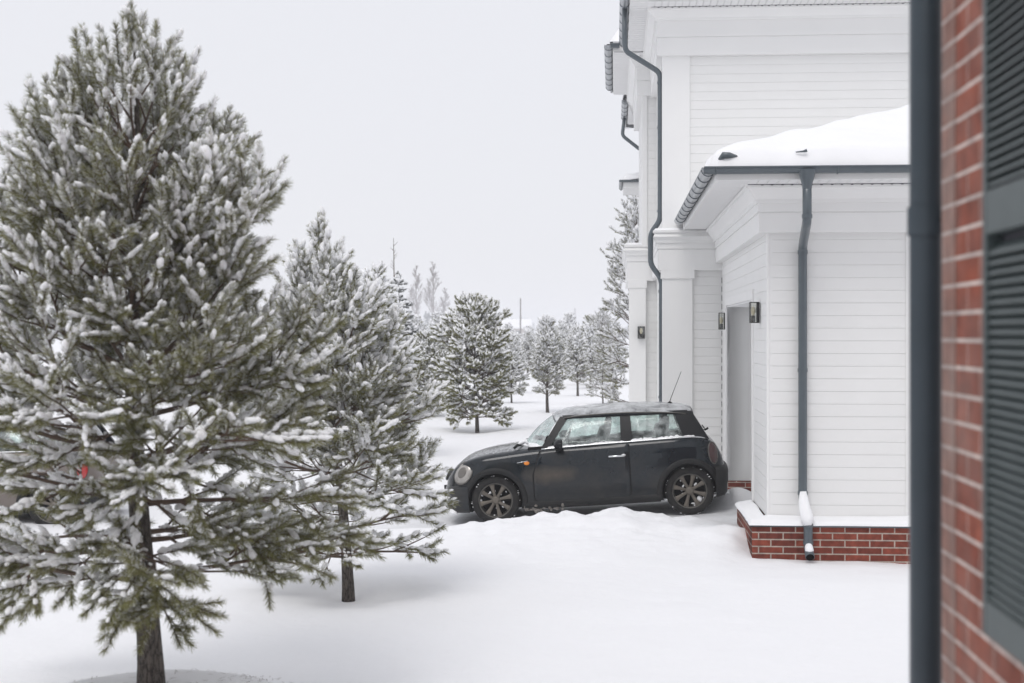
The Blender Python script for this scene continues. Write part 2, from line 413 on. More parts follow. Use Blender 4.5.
# ------------------------------------------------------------------ house helpers
PITCH = .1365
def siding(mb, axis_, a0, a1, face, z0, z1, out=-1, pitch=PITCH, depth=.004):
    """lap boards on a face; axis_ 's': wall runs along s at t=face; 't': runs along t at s=face"""
    pr = []
    k0 = math.floor(z0/pitch); z = z0
    k = k0
    while z < z1-1e-6:
        zt = min((k+1)*pitch, z1)
        pr += [(face+out*.0025, z), (face, max(z, zt-.008))]
        if zt < z1-1e-6: pr += [(face-out*depth, max(z, zt-.008)+.002), (face-out*depth, zt)]
        z = zt; k += 1
    pr += [(face, z1), (face-out*.05, z1), (face-out*.05, z0)]
    mb.ext(pr, axis_, a0, a1)
def half_gutter(mb, axis_, a0, a1, c, z, r=.065, mi=0, th=.004):
    n = 12; p = []
    for i in range(n+1):
        t = math.pi+math.pi*i/n; p.append((c+r*math.cos(t), z+r*math.sin(t)))
    for i in range(n, -1, -1):
        t = math.pi+math.pi*i/n; p.append((c+(r-th)*math.cos(t), z+(r-th)*math.sin(t)))
    mb.ext(p, axis_, a0, a1, mi)
    mb.tube([(a0, c-r, z), (a1, c-r, z)] if axis_ == 's' else [(c-r, a0, z), (c-r, a1, z)], .009, 8, mi)
def brackets(axis_, a0, a1, c, z, step, r, parent, org):
    x = a0+.12; n = 10; first = None
    while x < a1:
        if first is None:
            pts = []
            for i in range(n+1):
                t = math.pi+math.pi*i/n; q = (c+r*math.cos(t), z+r*math.sin(t))
                pts.append((x, *q) if axis_ == 's' else (q[0], x, q[1]))
            m = MB(); m.tube(pts, .007, 6); first = m.build('gutter_bracket', M['gutter'], parent, org=org); x0 = x
        else:
            o = first.copy(); col.objects.link(o); o.parent = parent
            o.location = (x-x0, 0, 0) if axis_ == 's' else (0, x-x0, 0)
        x += step
def collars(pts, r, parent, org, h=.02, m_='gutter'):
    for p_ in pts:
        m = MB(); m.lathe([(r, -h), (r+.006, -h), (r+.006, h), (r, h)], 'z', p_, 24); m.build('pipe_collar', M[m_], parent, org=org, autos=40)
def gutter_snow(mb, axis_, a0, a1, c, z, r=.06):
    n = 24; P = []
    m = max(8, int(abs(a1-a0)/.06))
    for i in range(m+1):
        a = a0+(a1-a0)*i/m; row = []
        h = .028+.03*float(vnoise(a*4.1, z))+.02*float(vnoise(a*13.1, z))
        for j in range(9):
            q = -1+2*j/8; zz = z-.012+max(.004, h*(1-q*q)); cc = c+r*q*.92
            row.append((a, cc, zz) if axis_ == 's' else (cc, a, zz))
        P.append(row)
    mb.grid(P, flip=(axis_ == 't'))
def snow_field(name, s0, s1, t0, t1, zf, th, parent, org, step=.08, edge=.14, noise=.03, mask_far=False, m_='snow', open_back=False, seed=0):
    """snow layer lying on a surface zf(s,t)"""
    n = max(4, int((s1-s0)/step)); m = max(4, int((t1-t0)/step))
    S = np.linspace(s0, s1, n+1); T = np.linspace(t0, t1, m+1); SS, TT = np.meshgrid(S, T)
    d = np.minimum(np.minimum(SS-s0, s1-SS), TT-t0)
    if not open_back: d = np.minimum(d, t1-TT)
    e = edge*(1+.5*fbm(SS*2.2+seed, TT*2.2, 2)); q = np.clip(d/e, 0, 1); prof = np.sqrt(np.clip(1-(1-q)**2, 0, 1))
    Z = zf(SS, TT)+th*prof*(1+2.0*fbm(SS*1.3+seed, TT*1.3, 3)*noise/th)
    wob = .03*fbm(SS*3+seed, TT*3, 2)*(1-q)
    V_ = np.stack([SS+wob-org[0], TT+wob-org[1], Z], -1).reshape(-1, 3)
    nx_ = n+1; a, b = np.meshgrid(np.arange(m), np.arange(n), indexing='ij'); k = a*nx_+b
    Fq = np.stack([k, k+1, k+1+nx_, k+nx_], -1).reshape(-1, 4)
    return np_mesh(name, V_, Fq, M[m_], parent, smooth_=True)

# entablature around a left/front corner: crown, frieze bands
def entablature(mb, s0, s1, t0, t1, zt, zm, zb, pc=.26, pf=.12, front_only=False, back=False):
    """s0,t0 = wall corner (left, front). Wraps the front (t0) from s0 to s1 and the left side (s0) from t0 to t1"""
    zc = zt-.19
    def ring(o, z): return [(s0-o, t1, z), (s0-o, t0-o, z), (s1, t0-o, z)]
    def band(a, b):
        mb.add(a+b, [(0, 1, 4, 3), (1, 2, 5, 4)])
    lv = [(pc, zt), (pc, zt-.035), (pc-.03, zt-.04), (pf+.07, zt-.10), (pf+.03, zt-.15), (pf+.025, zc), (pf, zc-.002), (pf, zm+.004), (pf-.02, zm), (pf-.02, zm-.008), (pf-.012, zm-.012), (pf-.012, zb), (-.04, zb)]
    rows = [ring(o, z) for o, z in lv]
    for a, b in zip(rows[:-1], rows[1:]): band(a, b)
    # top cover
    mb.add(ring(pc, zt)+ring(-.3, zt), [(0, 3, 4, 1), (1, 4, 5, 2)])
    mb.add([(s1, t0-o, z) for o, z in lv], [tuple(range(len(lv)))])
    mb.add([(s0-o, t1, z) for o, z in lv], [tuple(range(len(lv)))])

# ------------------------------------------------------------------ MAIN HOUSE
hr, HO = house_root('house', 'large white clapboard two-storey house rising behind the garage, grey downpipe at its corner', 'house', .758, 22.2)
def hb(mb, name, m_, parent=None, **k):
    return mb.build(name, M[m_] if isinstance(m_, str) else m_, parent or hr, org=HO, **k)
S1, TF = .758, 22.2
ZT = 7.41
# wall shell : core boxes with siding sheets on the faces that can be seen
w = MB(); w.box(S1+.06, 13, TF+.06, 31.5, -.3, ZT)
w.box(.51+.06, 6, 26.1+.06, 30.6, -.3, ZT); w.box(.86+.06, 8, 31.5, 35.5, -.3, ZT)
siding(w, 's', S1, 13, TF, -.2, 3.42); siding(w, 's', S1, 13, TF, 3.95, 6.72)
siding(w, 't', TF+.001, 26.2, S1, -.2, 3.42); siding(w, 't', TF+.001, 26.2, S1, 3.95, 6.72)
siding(w, 's', .51, 1.0, 26.1, -.2, 3.42); siding(w, 's', .51, 1.0, 26.1, 3.95, 6.76)
siding(w, 't', 26.101, 30.6, .51, -.2, 6.76)
siding(w, 't', 31.5, 35.5, .86, -.2, 6.76)
hb(w, 'wall', 'paint')
p = MB()
# corner pilasters
p.box(S1-.03, S1+.40, TF-.035, TF+.12, 3.985, 6.70)
p.box(S1-.028, S1+.44, TF-.06, TF+.30, -.2, 3.36)
p.box(S1-.05, S1+.47, TF-.085, TF+.28, 3.24, 3.40)
hb(p, 'pilaster', 'trim', bevel=.006)
p = MB(); p.box(.49, .585, 26.07, 26.2, 3.985, 6.75); hb(p, 'corner_board', 'trim', bevel=.004)
p = MB(); p.box(.255, .56, 25.97, 26.30, -.2, 3.36); p.box(.235, .58, 25.95, 26.32, 3.22, 3.37); hb(p, 'column', 'trim', bevel=.006)
e = MB(); entablature(e, S1, 13, TF, 26.0, ZT, 6.97, 6.69, .26, .12); hb(e, 'entablature', 'trim')
e = MB(); entablature(e, S1, 13, TF, 25.9, 3.985, 3.70, 3.37, .17, .10); hb(e, 'entablature', 'trim')
e = MB(); entablature(e, .51, 1.2, 26.1, 30.6, ZT, 7.0, 6.73, .26, .12); hb(e, 'entablature', 'trim')
e = MB(); entablature(e, .27, 1.2, 26.02, 30.6, 4.0, 3.70, 3.35, .10, .06); hb(e, 'entablature', 'trim')
e = MB(); entablature(e, .86, 8, 30.7, 35.5, ZT, 7.0, 6.73, .26, .12); hb(e, 'entablature', 'trim')
# soffits with board joints running across
def soffit_side(mb, s_in, s_out, t0, t1, z):
    t = t0
    while t < t1:
        te = min(t+.155, t1)
        mb.box(s_out, s_in, t, te-.018, z, z+.03); t = te
    mb.box(s_out, s_in, t0, t1, z+.024, z+.036)
def soffit_front(mb, s0, s1, t_in, t_out, z):
    s = s0
    while s < s1:
        se = min(s+.105, s1); mb.box(s, se-.010, t_out, t_in, z, z+.03); s = se
    mb.box(s0, s1, t_out, t_in, z+.012, z+.034)
so = MB(); soffit_side(so, S1-.255, .24, TF-.62, 25.4, ZT); soffit_front(so, S1-.255, 13, TF-.255, TF-.62, ZT-.002)
hb(so, 'soffit', 'soffit')
so = MB(); soffit_side(so, .51-.255, -.02, 25.5, 30.0, ZT); soffit_side(so, .86-.255, .32, 30.8, 34.3, ZT)
soffit_front(so, .25, 1.0, 25.85, 25.5, ZT-.002); hb(so, 'soffit', 'soffit')
gp = MB(); gp.box(S1-.2, 13, TF-.2645, TF-.2605, ZT-.007, ZT+.001)
rnd = random.Random(3)
s = S1-.1
while s < 13: gp.box(s, s+.022, TF-.268, TF-.262, ZT-.018, ZT+.002); s += .105+rnd.uniform(-.004, .004)
hb(gp, 'soffit_gap', 'gap')
# fascia
f_ = MB(); f_.box(.225, 13, TF-.65, TF-.62, 7.43, 7.60); f_.box(.225, .25, TF-.62, 25.4, 7.43, 7.60)
f_.box(-.04, -.012, 25.45, 30.0, 7.43, 7.60); f_.box(-.04, .2, 25.42, 25.46, 7.43, 7.60); f_.box(.30, .33, 30.8, 34.3, 7.43, 7.60)
hb(f_, 'fascia', 'trim')
GR = .07
for (ax, a0, a1, c) in (('t', 21.45, 25.3, .15), ('s', .12, 13, 21.46), ('t', 25.4, 29.8, -.115), ('s', -.08, .08, 25.33), ('t', 31.4, 34.1, .225)):
    q = MB(); half_gutter(q, ax, a0, a1, c, 7.53, GR)
    if ax == 't':
        # end caps
        for aa in (a0, a1):
            q.ext([(c+GR*math.cos(math.pi+math.pi*i/10), 7.53+GR*math.sin(math.pi+math.pi*i/10)) for i in range(11)], 't', aa-.004, aa+.004)
    go = hb(q, 'gutter', 'gutter_lit' if ax == 't' else 'gutter', autos=40)
    brackets(ax, a0, a1, c, 7.53, .6, GR+.003, go, HO)
    q = MB(); gutter_snow(q, ax, a0, a1, c, 7.535); hb(q, 'snow', 'snow', parent=go, smooth_=True)
def pipe(pts, r, name, m_='gutter', parent=hr, org=HO, seams=True, n=16):
    P = [Vector(p_) for p_ in pts]; out = [P[0]]
    for i in range(1, len(P)-1):    # rounded bends
        a, b, c = P[i-1], P[i], P[i+1]; L = min(.09, (a-b).length*.45, (c-b).length*.45)
        p1 = b+(a-b).normalized()*L; p2 = b+(c-b).normalized()*L
        for k in range(5):
            t = k/4; out.append(p1*(1-t)**2+b*2*t*(1-t)+p2*t*t)
    out.append(P[-1]); q = MB(); q.tube(out, r, n)
    o = q.build(name, M[m_], parent, org=org, smooth_=True)
    return o
# corner downpipe of the main house
PS = S1-.055; PT = 22.28
dp = pipe([(.15, 22.28, 7.50), (.15, 22.28, 6.93), (.17, PT, 6.80), (PS, PT, 6.46), (PS, PT, 4.16), (PS-.15, PT, 3.95), (PS-.15, PT, 3.47), (PS+.02, PT, 3.24), (PS+.02, PT, .15)], .042, 'downpipe')
collars([(PS+(.02 if zz < 3.2 else 0), PT, zz) for zz in (6.3, 5.6, 4.3, 3.05, 1.4)], .043, dp, HO)
pipe([(.225, 33.6, 7.50), (.17, 33.6, 7.05), (.80, 33.6, 6.55), (.80, 33.6, .2)], .042, 'downpipe')
# roof and its snow
def hip(s0, s1, t0, t1, z0, k):
    return lambda s_, t_: z0+k*np.minimum(np.minimum(s_-s0, s1-s_), np.minimum(t_-t0, t1-t_))
def hip_mesh(mb, s0, s1, t0, t1, z0, k):
    h = min(s1-s0, t1-t0)/2; z1 = z0+k*h
    if (s1-s0) <= (t1-t0): a, b = ((s0+s1)/2, t0+h, z1), ((s0+s1)/2, t1-h, z1)
    else: a, b = (s0+h, (t0+t1)/2, z1), (s1-h, (t0+t1)/2, z1)
    c = [(s0, t0, z0), (s1, t0, z0), (s1, t1, z0), (s0, t1, z0)]
    if (s1-s0) <= (t1-t0): mb.add(c+[a, b], [(0, 1, 4), (1, 2, 5, 4), (2, 3, 5), (3, 0, 4, 5), (3, 2, 1, 0)])
    else: mb.add(c+[a, b], [(0, 1, 5, 4), (1, 2, 5), (2, 3, 4, 5), (3, 0, 4), (3, 2, 1, 0)])
q = MB(); hip_mesh(q, .20, 13.6, 21.5, 32.2, 7.60, .38); rf = hb(q, 'roof', 'roof')
snow_field('snow', .18, 13.62, 21.48, 32.2, hip(.2, 13.6, 21.5, 32.2, 7.60, .38), .2, rf, HO, step=.2)
q = MB(); hip_mesh(q, -.06, 6, 25.45, 30.9, 7.61, .38); rf = hb(q, 'roof', 'roof')
snow_field('snow', -.09, 6, 25.4, 30.9, hip(-.06, 6, 25.45, 30.9, 7.61, .38), .2, rf, HO, step=.15)
q = MB(); hip_mesh(q, .28, 8.6, 30.85, 36.2, 7.6, .38); rf = hb(q, 'roof', 'roof')
snow_field('snow', .25, 8.6, 30.8, 36.2, hip(.28, 8.6, 30.85, 36.2, 7.6, .38), .2, rf, HO, step=.2)
# small canopy far back on the side
q = MB(); q.box(.20, .9, 33.95, 35.9, 5.86, 5.98); cn = hb(q, 'canopy', 'trim')
q = MB(); half_gutter(q, 's', .10, .9, 33.9, 6.03, .045); half_gutter(q, 't', 33.9, 35.9, .15, 6.03, .045); hb(q, 'gutter', 'gutter', parent=cn)
snow_field('snow', .13, .9, 33.88, 35.9, lambda a, b: 6.02+.12*(a-.13), .14, cn, HO, step=.06)
# snow on the lower cornice
snow_field('snow', S1-.17, S1+.93, TF-.17, TF, lambda a, b: 3.986+0*a, .035, hr, HO, step=.03, edge=.06, noise=.01)
snow_field('snow', .17, .52, 25.93, 30.5, lambda a, b: 4.002+0*a, .05, hr, HO, step=.04, edge=.06, noise=.01)
q = MB(); q.box(S1-.05, 1.65, TF-.08, TF+.1, -.5, .18); hb(q, 'base', 'brick')

# ------------------------------------------------------------------ GARAGE WING
gr, GO = house_root('garage', 'white clapboard garage with low snowy hip roof and red brick base', 'garage', 1.653, 15.56)
def gb(mb, name, m_, parent=None, **k):
    return mb.build(name, M[m_] if isinstance(m_, str) else m_, parent or gr, org=GO, **k)
GS, GT = 1.653, 15.56; OP0, OP1, OPZ = 17.24, 21.2, 2.80; G1 = 6.45
w = MB()
w.box(GS+.05, G1, GT+.05, OP0-.001, .30, 3.98); w.box(GS+.05, G1, OP0, OP1, OPZ, 3.98); w.box(GS+.05, G1, OP1, 22.12, .22, 3.98)
siding(w, 's', GS, G1, GT, .40, 3.52)
siding(w, 't', GT+.001, OP0-.04, GS, .40, 3.52); siding(w, 't', OP0-.04, OP1+.04, GS, OPZ+.11, 3.52); siding(w, 't', OP1+.04, TF-.001, GS, .30, 3.52)
gb(w, 'wall', 'paint')
# jambs/reveal and recessed door
q = MB(); q.box(GS+.003, 2.10, OP1+.0, OP1+.09, .22, OPZ+.01); q.box(GS+.003, 2.10, OP0-.09, OP0, .25, OPZ+.01); q.box(GS+.003, 2.06, OP0-.05, OP1+.05, OPZ-.02, OPZ+.04)
gb(q, 'door_reveal', 'jamb')
q = MB(); q.box(GS+.006, 2.04, OP1-.012, OP1+.06, -.03, .22); gb(q, 'reveal_base', 'brick')
q = MB(); q.box(GS-.02, 2.04, OP1-.03, OP1+.2, -.5, -.03); gb(q, 'footing', 'concrete')
q = MB()
for k in range(5): q.box(2.04, 2.09, OP0, OP1, .02+k*.56, .02+k*.56+.545)
q.box(2.07, 2.12, OP0, OP1, -.2, 2.8); dr = gb(q, 'garage_door', 'trim', bevel=.006)
q = MB(); q.tube([(2.04, 19.1, 1.0), (2.01, 19.1, 1.0), (2.01, 19.35, 1.0), (2.04, 19.35, 1.0)], .010, 8); gb(q, 'handle', 'lampmetal', parent=dr)
# casings, corner boards
q = MB(); q.box(GS-.022, GS+.06, OP0-.115, OP0, .38, OPZ); q.box(GS-.022, GS+.06, OP1, OP1+.10, -.1, OPZ); q.box(GS-.026, GS+.06, OP0-.13, OP1+.12, OPZ, OPZ+.12)
gb(q, 'door_casing', 'trim', bevel=.004)
q = MB(); q.box(GS-.012, GS+.012, GT-.010, GT+.05, .39, 3.48); q.box(GS-.014, GS+.05, GT+.0, GT+.085, .39, 3.48)
q.box(3.12, 3.24, GT-.02, GT+.04, .39, 3.48); q.box(3.155, 3.205, GT-.045, GT-.02, 1.50, 1.56)
gb(q, 'corner_board', 'trim', bevel=.003)
# inner corner joint between garage and house (a row of dark slots)
q = MB(); z = .3; pts, rr = [], []
while z < 3.3: pts += [(GS-.008, TF-.064, z+e) for e in (0, .008, .085, .093)]; rr += [.0008, .005, .005, .0008]; z += .1365
q.tube(pts, rr, 6)
gb(q, 'joint', 'gap')
e = MB(); entablature(e, GS, G1, GT, TF-.09, 3.985, 3.70, 3.48, .26, .12); gb(e, 'entablature', 'trim')
q = MB(); q.box(GS-.3, G1+.1, GT-.3, GT+.0, 3.985, 4.0); gb(q, 'soffit_board', 'soffit')
E0, E1, ET = 1.045, 7.12, 14.86
so = MB(); soffit_side(so, GS-.255, E0+.03, ET+.03, 22.0, 3.99); soffit_front(so, GS-.255, E1, GT-.255, ET+.03, 3.988); gb(so, 'soffit', 'soffit')
gp = MB(); gp.box(GS-.24, E1, GT-.2655, GT-.2615, 3.978, 3.989); s = GS-.1; rnd = random.Random(8)
while s < E1: gp.box(s, s+.024, GT-.269, GT-.263, 3.972, 3.989); s += .105+rnd.uniform(-.006, .006)
gb(gp, 'soffit_gap', 'gap')
q = MB(); q.box(E0-.002, E1, ET, ET+.03, 3.985, 4.13); q.box(E0, E0+.03, ET+.03, 22.0, 3.987, 4.13); gb(q, 'fascia', 'trim')
GZ_ = 4.105
for (ax, a0, a1, c, mm) in (('s', E0-.13, E1, ET-.075, 'gutter'), ('t', ET-.05, 21.75, E0-.075, 'gutter_lit')):
    q = MB(); half_gutter(q, ax, a0, a1, c, GZ_, .068)
    for aa in (a0, a1): q.ext([(c+.068*math.cos(math.pi+math.pi*i/10), GZ_+.068*math.sin(math.pi+math.pi*i/10)) for i in range(11)], ax, aa-.004, aa+.004)
    go = gb(q, 'gutter', mm, autos=40)
    brackets(ax, a0, a1, c, GZ_, 1.24 if ax == 's' else .62, .071, go, GO)
    if ax == 't':
        q = MB(); gutter_snow(q, ax, a0, a1, c, GZ_+.005); gb(q, 'snow', 'snow', parent=go, smooth_=True)
q = MB(); hip_mesh(q, E0-.01, E1+.01, ET-.01, 26, 4.135, .31)
rf = gb(q, 'roof', 'roof')
snow_field('snow', E0-.10, E1+.1, ET-.085, TF+.02, hip(E0-.01, E1+.01, ET-.01, 28, 4.125, .325), .21, rf, GO, step=.06, edge=.2, noise=.035, open_back=True)
# things poking from the snow at the eave
q = MB(); q.tube([(1.07, ET-.03, 4.19), (1.12, ET-.05, 4.235), (1.18, ET-.05, 4.235), (1.26, ET-.03, 4.225)], [.015, .036, .032, .012], 8)
gb(q, 'snow_guard', 'gutter', smooth_=True)
sg = s_at(805, ET); q = MB(); q.tube([(sg-.10, ET-.05, 4.262), (sg-.03, ET-.07, 4.266), (sg+.01, ET-.07, 4.275)], [.006, .010, .018], 8); gb(q, 'snow_guard', 'gutter', smooth_=True)
# brick base with snowy ledge
BS, BT = 1.461, 15.345
q = MB(); q.box(BS, G1, BT, GT+.3, -.35, .333); q.box(BS, GS+.3, BT+.003, OP0-.02, -.35, .333); gb(q, 'base', 'brick')
q = MB(); q.box(BS-.025, G1, BT-.03, GT+.02, .333, .348); q.box(BS-.025, GS+.02, BT-.03, OP0-.02, .332, .347); gb(q, 'ledge', 'gutter')
def ledz(a, b): return .349+.10*np.clip(np.minimum(a-(BS-.03), b-(BT-.03)), 0, .25)/.2
snow_field('snow', BS-.03, GS-.002, GT-.05, OP0-.03, lambda a, b: .349+.16*(a-BS+.03), .036, gr, GO, step=.02, edge=.05, noise=.012)
snow_field('snow', BS-.03, G1, BT-.035, GT+.010, lambda a, b: .349+.20*np.minimum(b-BT+.035, a-BS+.03), .045, gr, GO, step=.02, edge=.05, noise=.012, seed=3)
# front downpipe
PX = 1.94; 
sp0, sp1, sp2 = s_at(807, ET-.07), s_at(802.5, GT-.06), s_at(808, BT-.07)
dp = pipe([(sp0, ET-.075, 4.06), (sp0, ET-.075, 3.55), (sp1, GT-.075, 3.33), (sp1, GT-.075, .62), (sp2, BT-.085, .40), (sp2, BT-.085, .13), (sp2, BT-.23, .045)], .048, 'downpipe', parent=gr, org=GO)
q = MB(); q.tube([(sp0, ET-.075, 4.075), (sp0, ET-.075, 4.03), (sp0, ET-.075, 3.93), (sp0, ET-.075, 3.88)], [.10, .085, .055, .049], 16); gb(q, 'outlet', 'gutter', parent=dp, autos=40)
collars([(sp0, ET-.075, 3.60), (sp1, GT-.075, 3.27), (sp1, GT-.075, 2.0), (sp1, GT-.075, .68), (sp2, BT-.085, .36), (sp2, BT-.085, .18)], .048, dp, GO)
q = MB(); q.tube([(sp1, GT-.105, .70), (sp1+.004, GT-.115, .60), (sp1+.012, GT-.16, .52), (sp2-.01, BT-.08, .45), (sp2-.005, BT-.10, .36)], [.035, .053, .060, .066, .047], 14)
q.tube([(sp2, BT-.085, .18), (sp2, BT-.13, .140), (sp2, BT-.18, .108), (sp2, BT-.215, .085)], [.02, .042, .045, .02], 14)
gb(q, 'snow', 'snow', parent=dp, smooth_=True)
q = MB(); q.lathe([(.001, 0), (.044, 0)], 'z', (0, 0, 0), 18)
nd = Vector((0, -.145, -.085)).normalized()
vs = [];
for j in range(18):
    t = 2*math.pi*j/18; a = Vector((1, 0, 0)); b = nd.cross(a); c_ = Vector((sp2, BT-.23, .045))+nd*.002+(a*math.cos(t)+b*math.sin(t))*.043; vs.append(c_)
q = MB(); q.add(vs, [tuple(range(18))]); gb(q, 'pipe_mouth', 'hole', parent=dp)

# ------------------------------------------------------------------ wall lamps
def lamp(label, s_, t_, z0, h, name='wall_lamp'):
    """mounted on an s=const wall, body sticks out to -s"""
    lr = thing(name, label, 'wall lamp', W2(s_, t_, z0), (0, 0, -A), 'box lanterns on the white walls')
    L, D = .13, .105
    q = MB(); q.box(-.03, 0, -.06, .06, -.0, h); q.build('back_plate', M['lampmetal'], lr, bevel=.003)
    q = MB(); e = .008
    for y in (-L/2, L/2-e):
        q.box(-D, -D+e, y, y+e, 0, h); q.box(-D, -.03, y, y+e, 0, e); q.box(-D, -.03, y, y+e, h-e, h)
    for z in (0, h-e): q.box(-D, -D+e, -L/2, L/2, z, z+e)
    q.box(-D, -.03, -L/2, L/2, 0, .006)
    q.build('frame', M['lampmetal'], lr)
    q = MB()
    for y in (-L/2+.003, L/2-.005): q.box(-D+.006, -.032, y, y+.002, .008, h-.008)
    q.box(-D+.003, -D+.005, -L/2+.006, L/2-.006, .008, h-.008)
    q.build('glass', M['lampglass'], lr)
    q = MB(); q.lathe([(.001, .006), (.024, .006), (.024, .085), (.001, .085)], 'z', (-.065, 0, 0), 16); q.build('socket', M['lampmetal'], lr, autos=40)
    q = MB(); q.lathe([(.012, .085), (.026, .12), (.028, .15), (.015, .185), (.001, .19)], 'z', (-.065, 0, 0), 16); q.build('bulb', M['bulb'], lr, smooth_=True)
    return lr
def lz(y, Y): return CAMZ+(HY-y)*Y/F
lamp('black box lantern on garage wall, nearest of the three, right of the garage opening', GS-.014, 16.40, lz(323, 16.25), .24)
lamp('black box lantern at the far side of the garage opening, by the inside corner', GS-.004, 21.40, lz(329.5, 21.3), .25)
l3 = lamp('black box lantern on the square column left of the corner downpipe', 0, 0, 0, .22)
l3.location = W2(.475, 25.965, lz(338.5, 25.9)); l3.rotation_euler = (0, 0, -A+math.pi/2)

# ------------------------------------------------------------------ NEAR BRICK HOUSE
NS, NT_ = .934, 4.138
br_, BO = house_root('brick_house', 'red brick house corner close at the right edge with dark shutter and pipe', 'house', NS, NT_)
def bb(mb, name, m_, parent=None, **k):
    return mb.build(name, M[m_] if isinstance(m_, str) else m_, parent or br_, org=BO, **k)
def t_on(px, s_): # depth t of a column on plane s
    r = (px-512)/F; return s_*(math.cos(A)+r*math.sin(A))/(r*math.cos(A)-math.sin(A))
tq = t_on(956, NS)
q = MB(); q.box(NS, 6, -4, tq, -.5, 6.2); bb(q, 'wall', 'brick_near')
q = MB(); q.box(NS-.004, 6, tq+.001, NT_, -.5, 6.2); bb(q, 'corner_pier', 'brick_worn')
# shutter
ts1, ts0 = t_on(988.5, NS-.03), 2.72
zb_ = CAMZ-(633-HY)*(ts1*math.cos(A)-NS*math.sin(A))/F; zt_ = 4.3
q = MB(); fo = NS-.045; fr = .03
q.box(fo, NS-.001, ts1-fr, ts1, zb_, zt_); q.box(fo, NS-.001, ts0, ts0+fr, zb_, zt_)
q.box(fo+.001, NS-.001, ts0+fr, ts1-fr, zb_, zb_+.085); q.box(fo+.001, NS-.001, ts0+fr, ts1-fr, zt_-.085, zt_)
zr = lz(211, 3.4)-.055; q.box(fo+.001, NS-.001, ts0+fr, ts1-fr, zr, zr+.105)
sh = bb(q, 'shutter', 'shutter', bevel=.003)
q = MB(); z = zb_+.09
while z < zt_-.1:
    if not (zr-.035 < z < zr+.11):
        q.ext([(fo+.004, z), (fo+.010, z+.004), (NS-.008, z+.026), (NS-.012, z+.031), (fo+.006, z+.008)], 't', ts0+fr, ts1-fr)
    z += .0235
bb(q, 'louvre', 'shutter', parent=sh)
q = MB(); q.box(NS-.004, NS-.001, ts0+.02, ts1-.02, zb_+.02, zt_-.02); bb(q, 'backing', 'gap', parent=sh)
# sill with snow under the window
q = MB(); zs_ = CAMZ-(683-HY)*3.27/F
q.box(NS-.09, NS+.1, 1.2, t_on(996, NS-.09), zs_-.10, zs_-.035); sl = bb(q, 'window_sill', 'concrete', bevel=.006)
snow_field('snow', NS-.10, NS+.0, 1.2, t_on(994, NS-.10), lambda a, b: zs_-.040+0*a, .035, sl, BO, step=.015, edge=.04, noise=.01)
# window beside the shutter (outside the frame, seen only from other viewpoints)
q = MB(); q.box(NS-.02, NS-.002, 1.3, 1.38, zs_, 4.25); q.box(NS-.02, NS-.002, 2.6, 2.68, zs_, 4.25); q.box(NS-.02, NS-.002, 1.38, 2.6, zs_, zs_+.08); q.box(NS-.02, NS-.002, 1.38, 2.6, 4.17, 4.25); q.box(NS-.018, NS-.002, 1.96, 2.02, zs_, 4.25)
wn = bb(q, 'window_frame', 'trim'); q = MB(); q.box(NS-.01, NS-.004, 1.38, 2.6, zs_+.08, 4.17)
M['pane'] = mat('dark_window_pane', (.03, .035, .04), .05, spec=.8); bb(q, 'pane', 'pane', parent=wn)
# near downpipe
tp = 4.26; spn = s_at(926, tp)
q = MB(); q.tube([(spn, tp, -.2), (spn, tp, 6.0)], .0475, 28); dp = bb(q, 'downpipe', 'dpipe', smooth_=True)
q = MB(); zc = lz(222, 4.2)
for z0, z1 in ((zc-.042, zc+.042),):
    q.lathe([(.047, z0), (.0535, z0), (.0535, z1), (.047, z1)], 'z', (spn, tp, 0), 28)
bb(q, 'pipe_collar', 'dpipe', parent=dp, autos=40)
q = MB(); q.tube([(spn+.03, tp-.03, zc), (NS+.05, NT_-.02, zc)], .006, 8); bb(q, 'anchor_bolt', 'lampmetal', parent=dp)
q = MB(); hip_mesh(q, NS-.5, 7, -5, NT_+.5, 6.2, .35); bb(q, 'roof', 'roof')

# ------------------------------------------------------------------ CARS
def lerp_t(tab):
    X = [a for a, b in tab]; Y = [b for a, b in tab]
    # monotone-ish cubic through the table
    X = np.array(X, float); Y = np.array(Y, float); d = np.diff(Y)/np.diff(X); m = np.zeros_like(Y)
    m[0] = d[0]; m[-1] = d[-1]
    for i in range(1, len(X)-1):
        m[i] = 0 if d[i-1]*d[i] <= 0 else 2*d[i-1]*d[i]/(d[i-1]+d[i])
    def f(x):
        x = np.clip(x, X[0], X[-1]); i = int(np.clip(np.searchsorted(X, x)-1, 0, len(X)-2))
        h = X[i+1]-X[i]; t = (x-X[i])/h
        return float((2*t**3-3*t*t+1)*Y[i]+(t**3-2*t*t+t)*h*m[i]+(-2*t**3+3*t*t)*Y[i+1]+(t**3-t*t)*h*m[i+1])
    return f
cW = lerp_t([(-.665, .36), (-.655, .46), (-.62, .58), (-.55, .675), (-.45, .735), (-.3, .785), (-.1, .815), (.2, .825), (1.2, .828), (2.2, .832), (2.55, .82), (2.72, .79), (2.83, .73), (2.90, .64), (2.935, .52), (2.95, .36)])
cB = lerp_t([(-.665, .30), (-.6, .20), (-.4, .155), (.4, .175), (1.5, .185), (2.3, .20), (2.7, .23), (2.95, .34)])
cS = lerp_t([(-.665, .50), (-.64, .565), (-.58, .64), (-.50, .735), (-.36, .805), (-.15, .855), (.1, .882), (.34, .905), (.6, .925), (1.2, .95), (1.8, .968), (2.5, .985), (2.66, .972), (2.76, .92), (2.85, .83), (2.91, .71), (2.95, .55)])
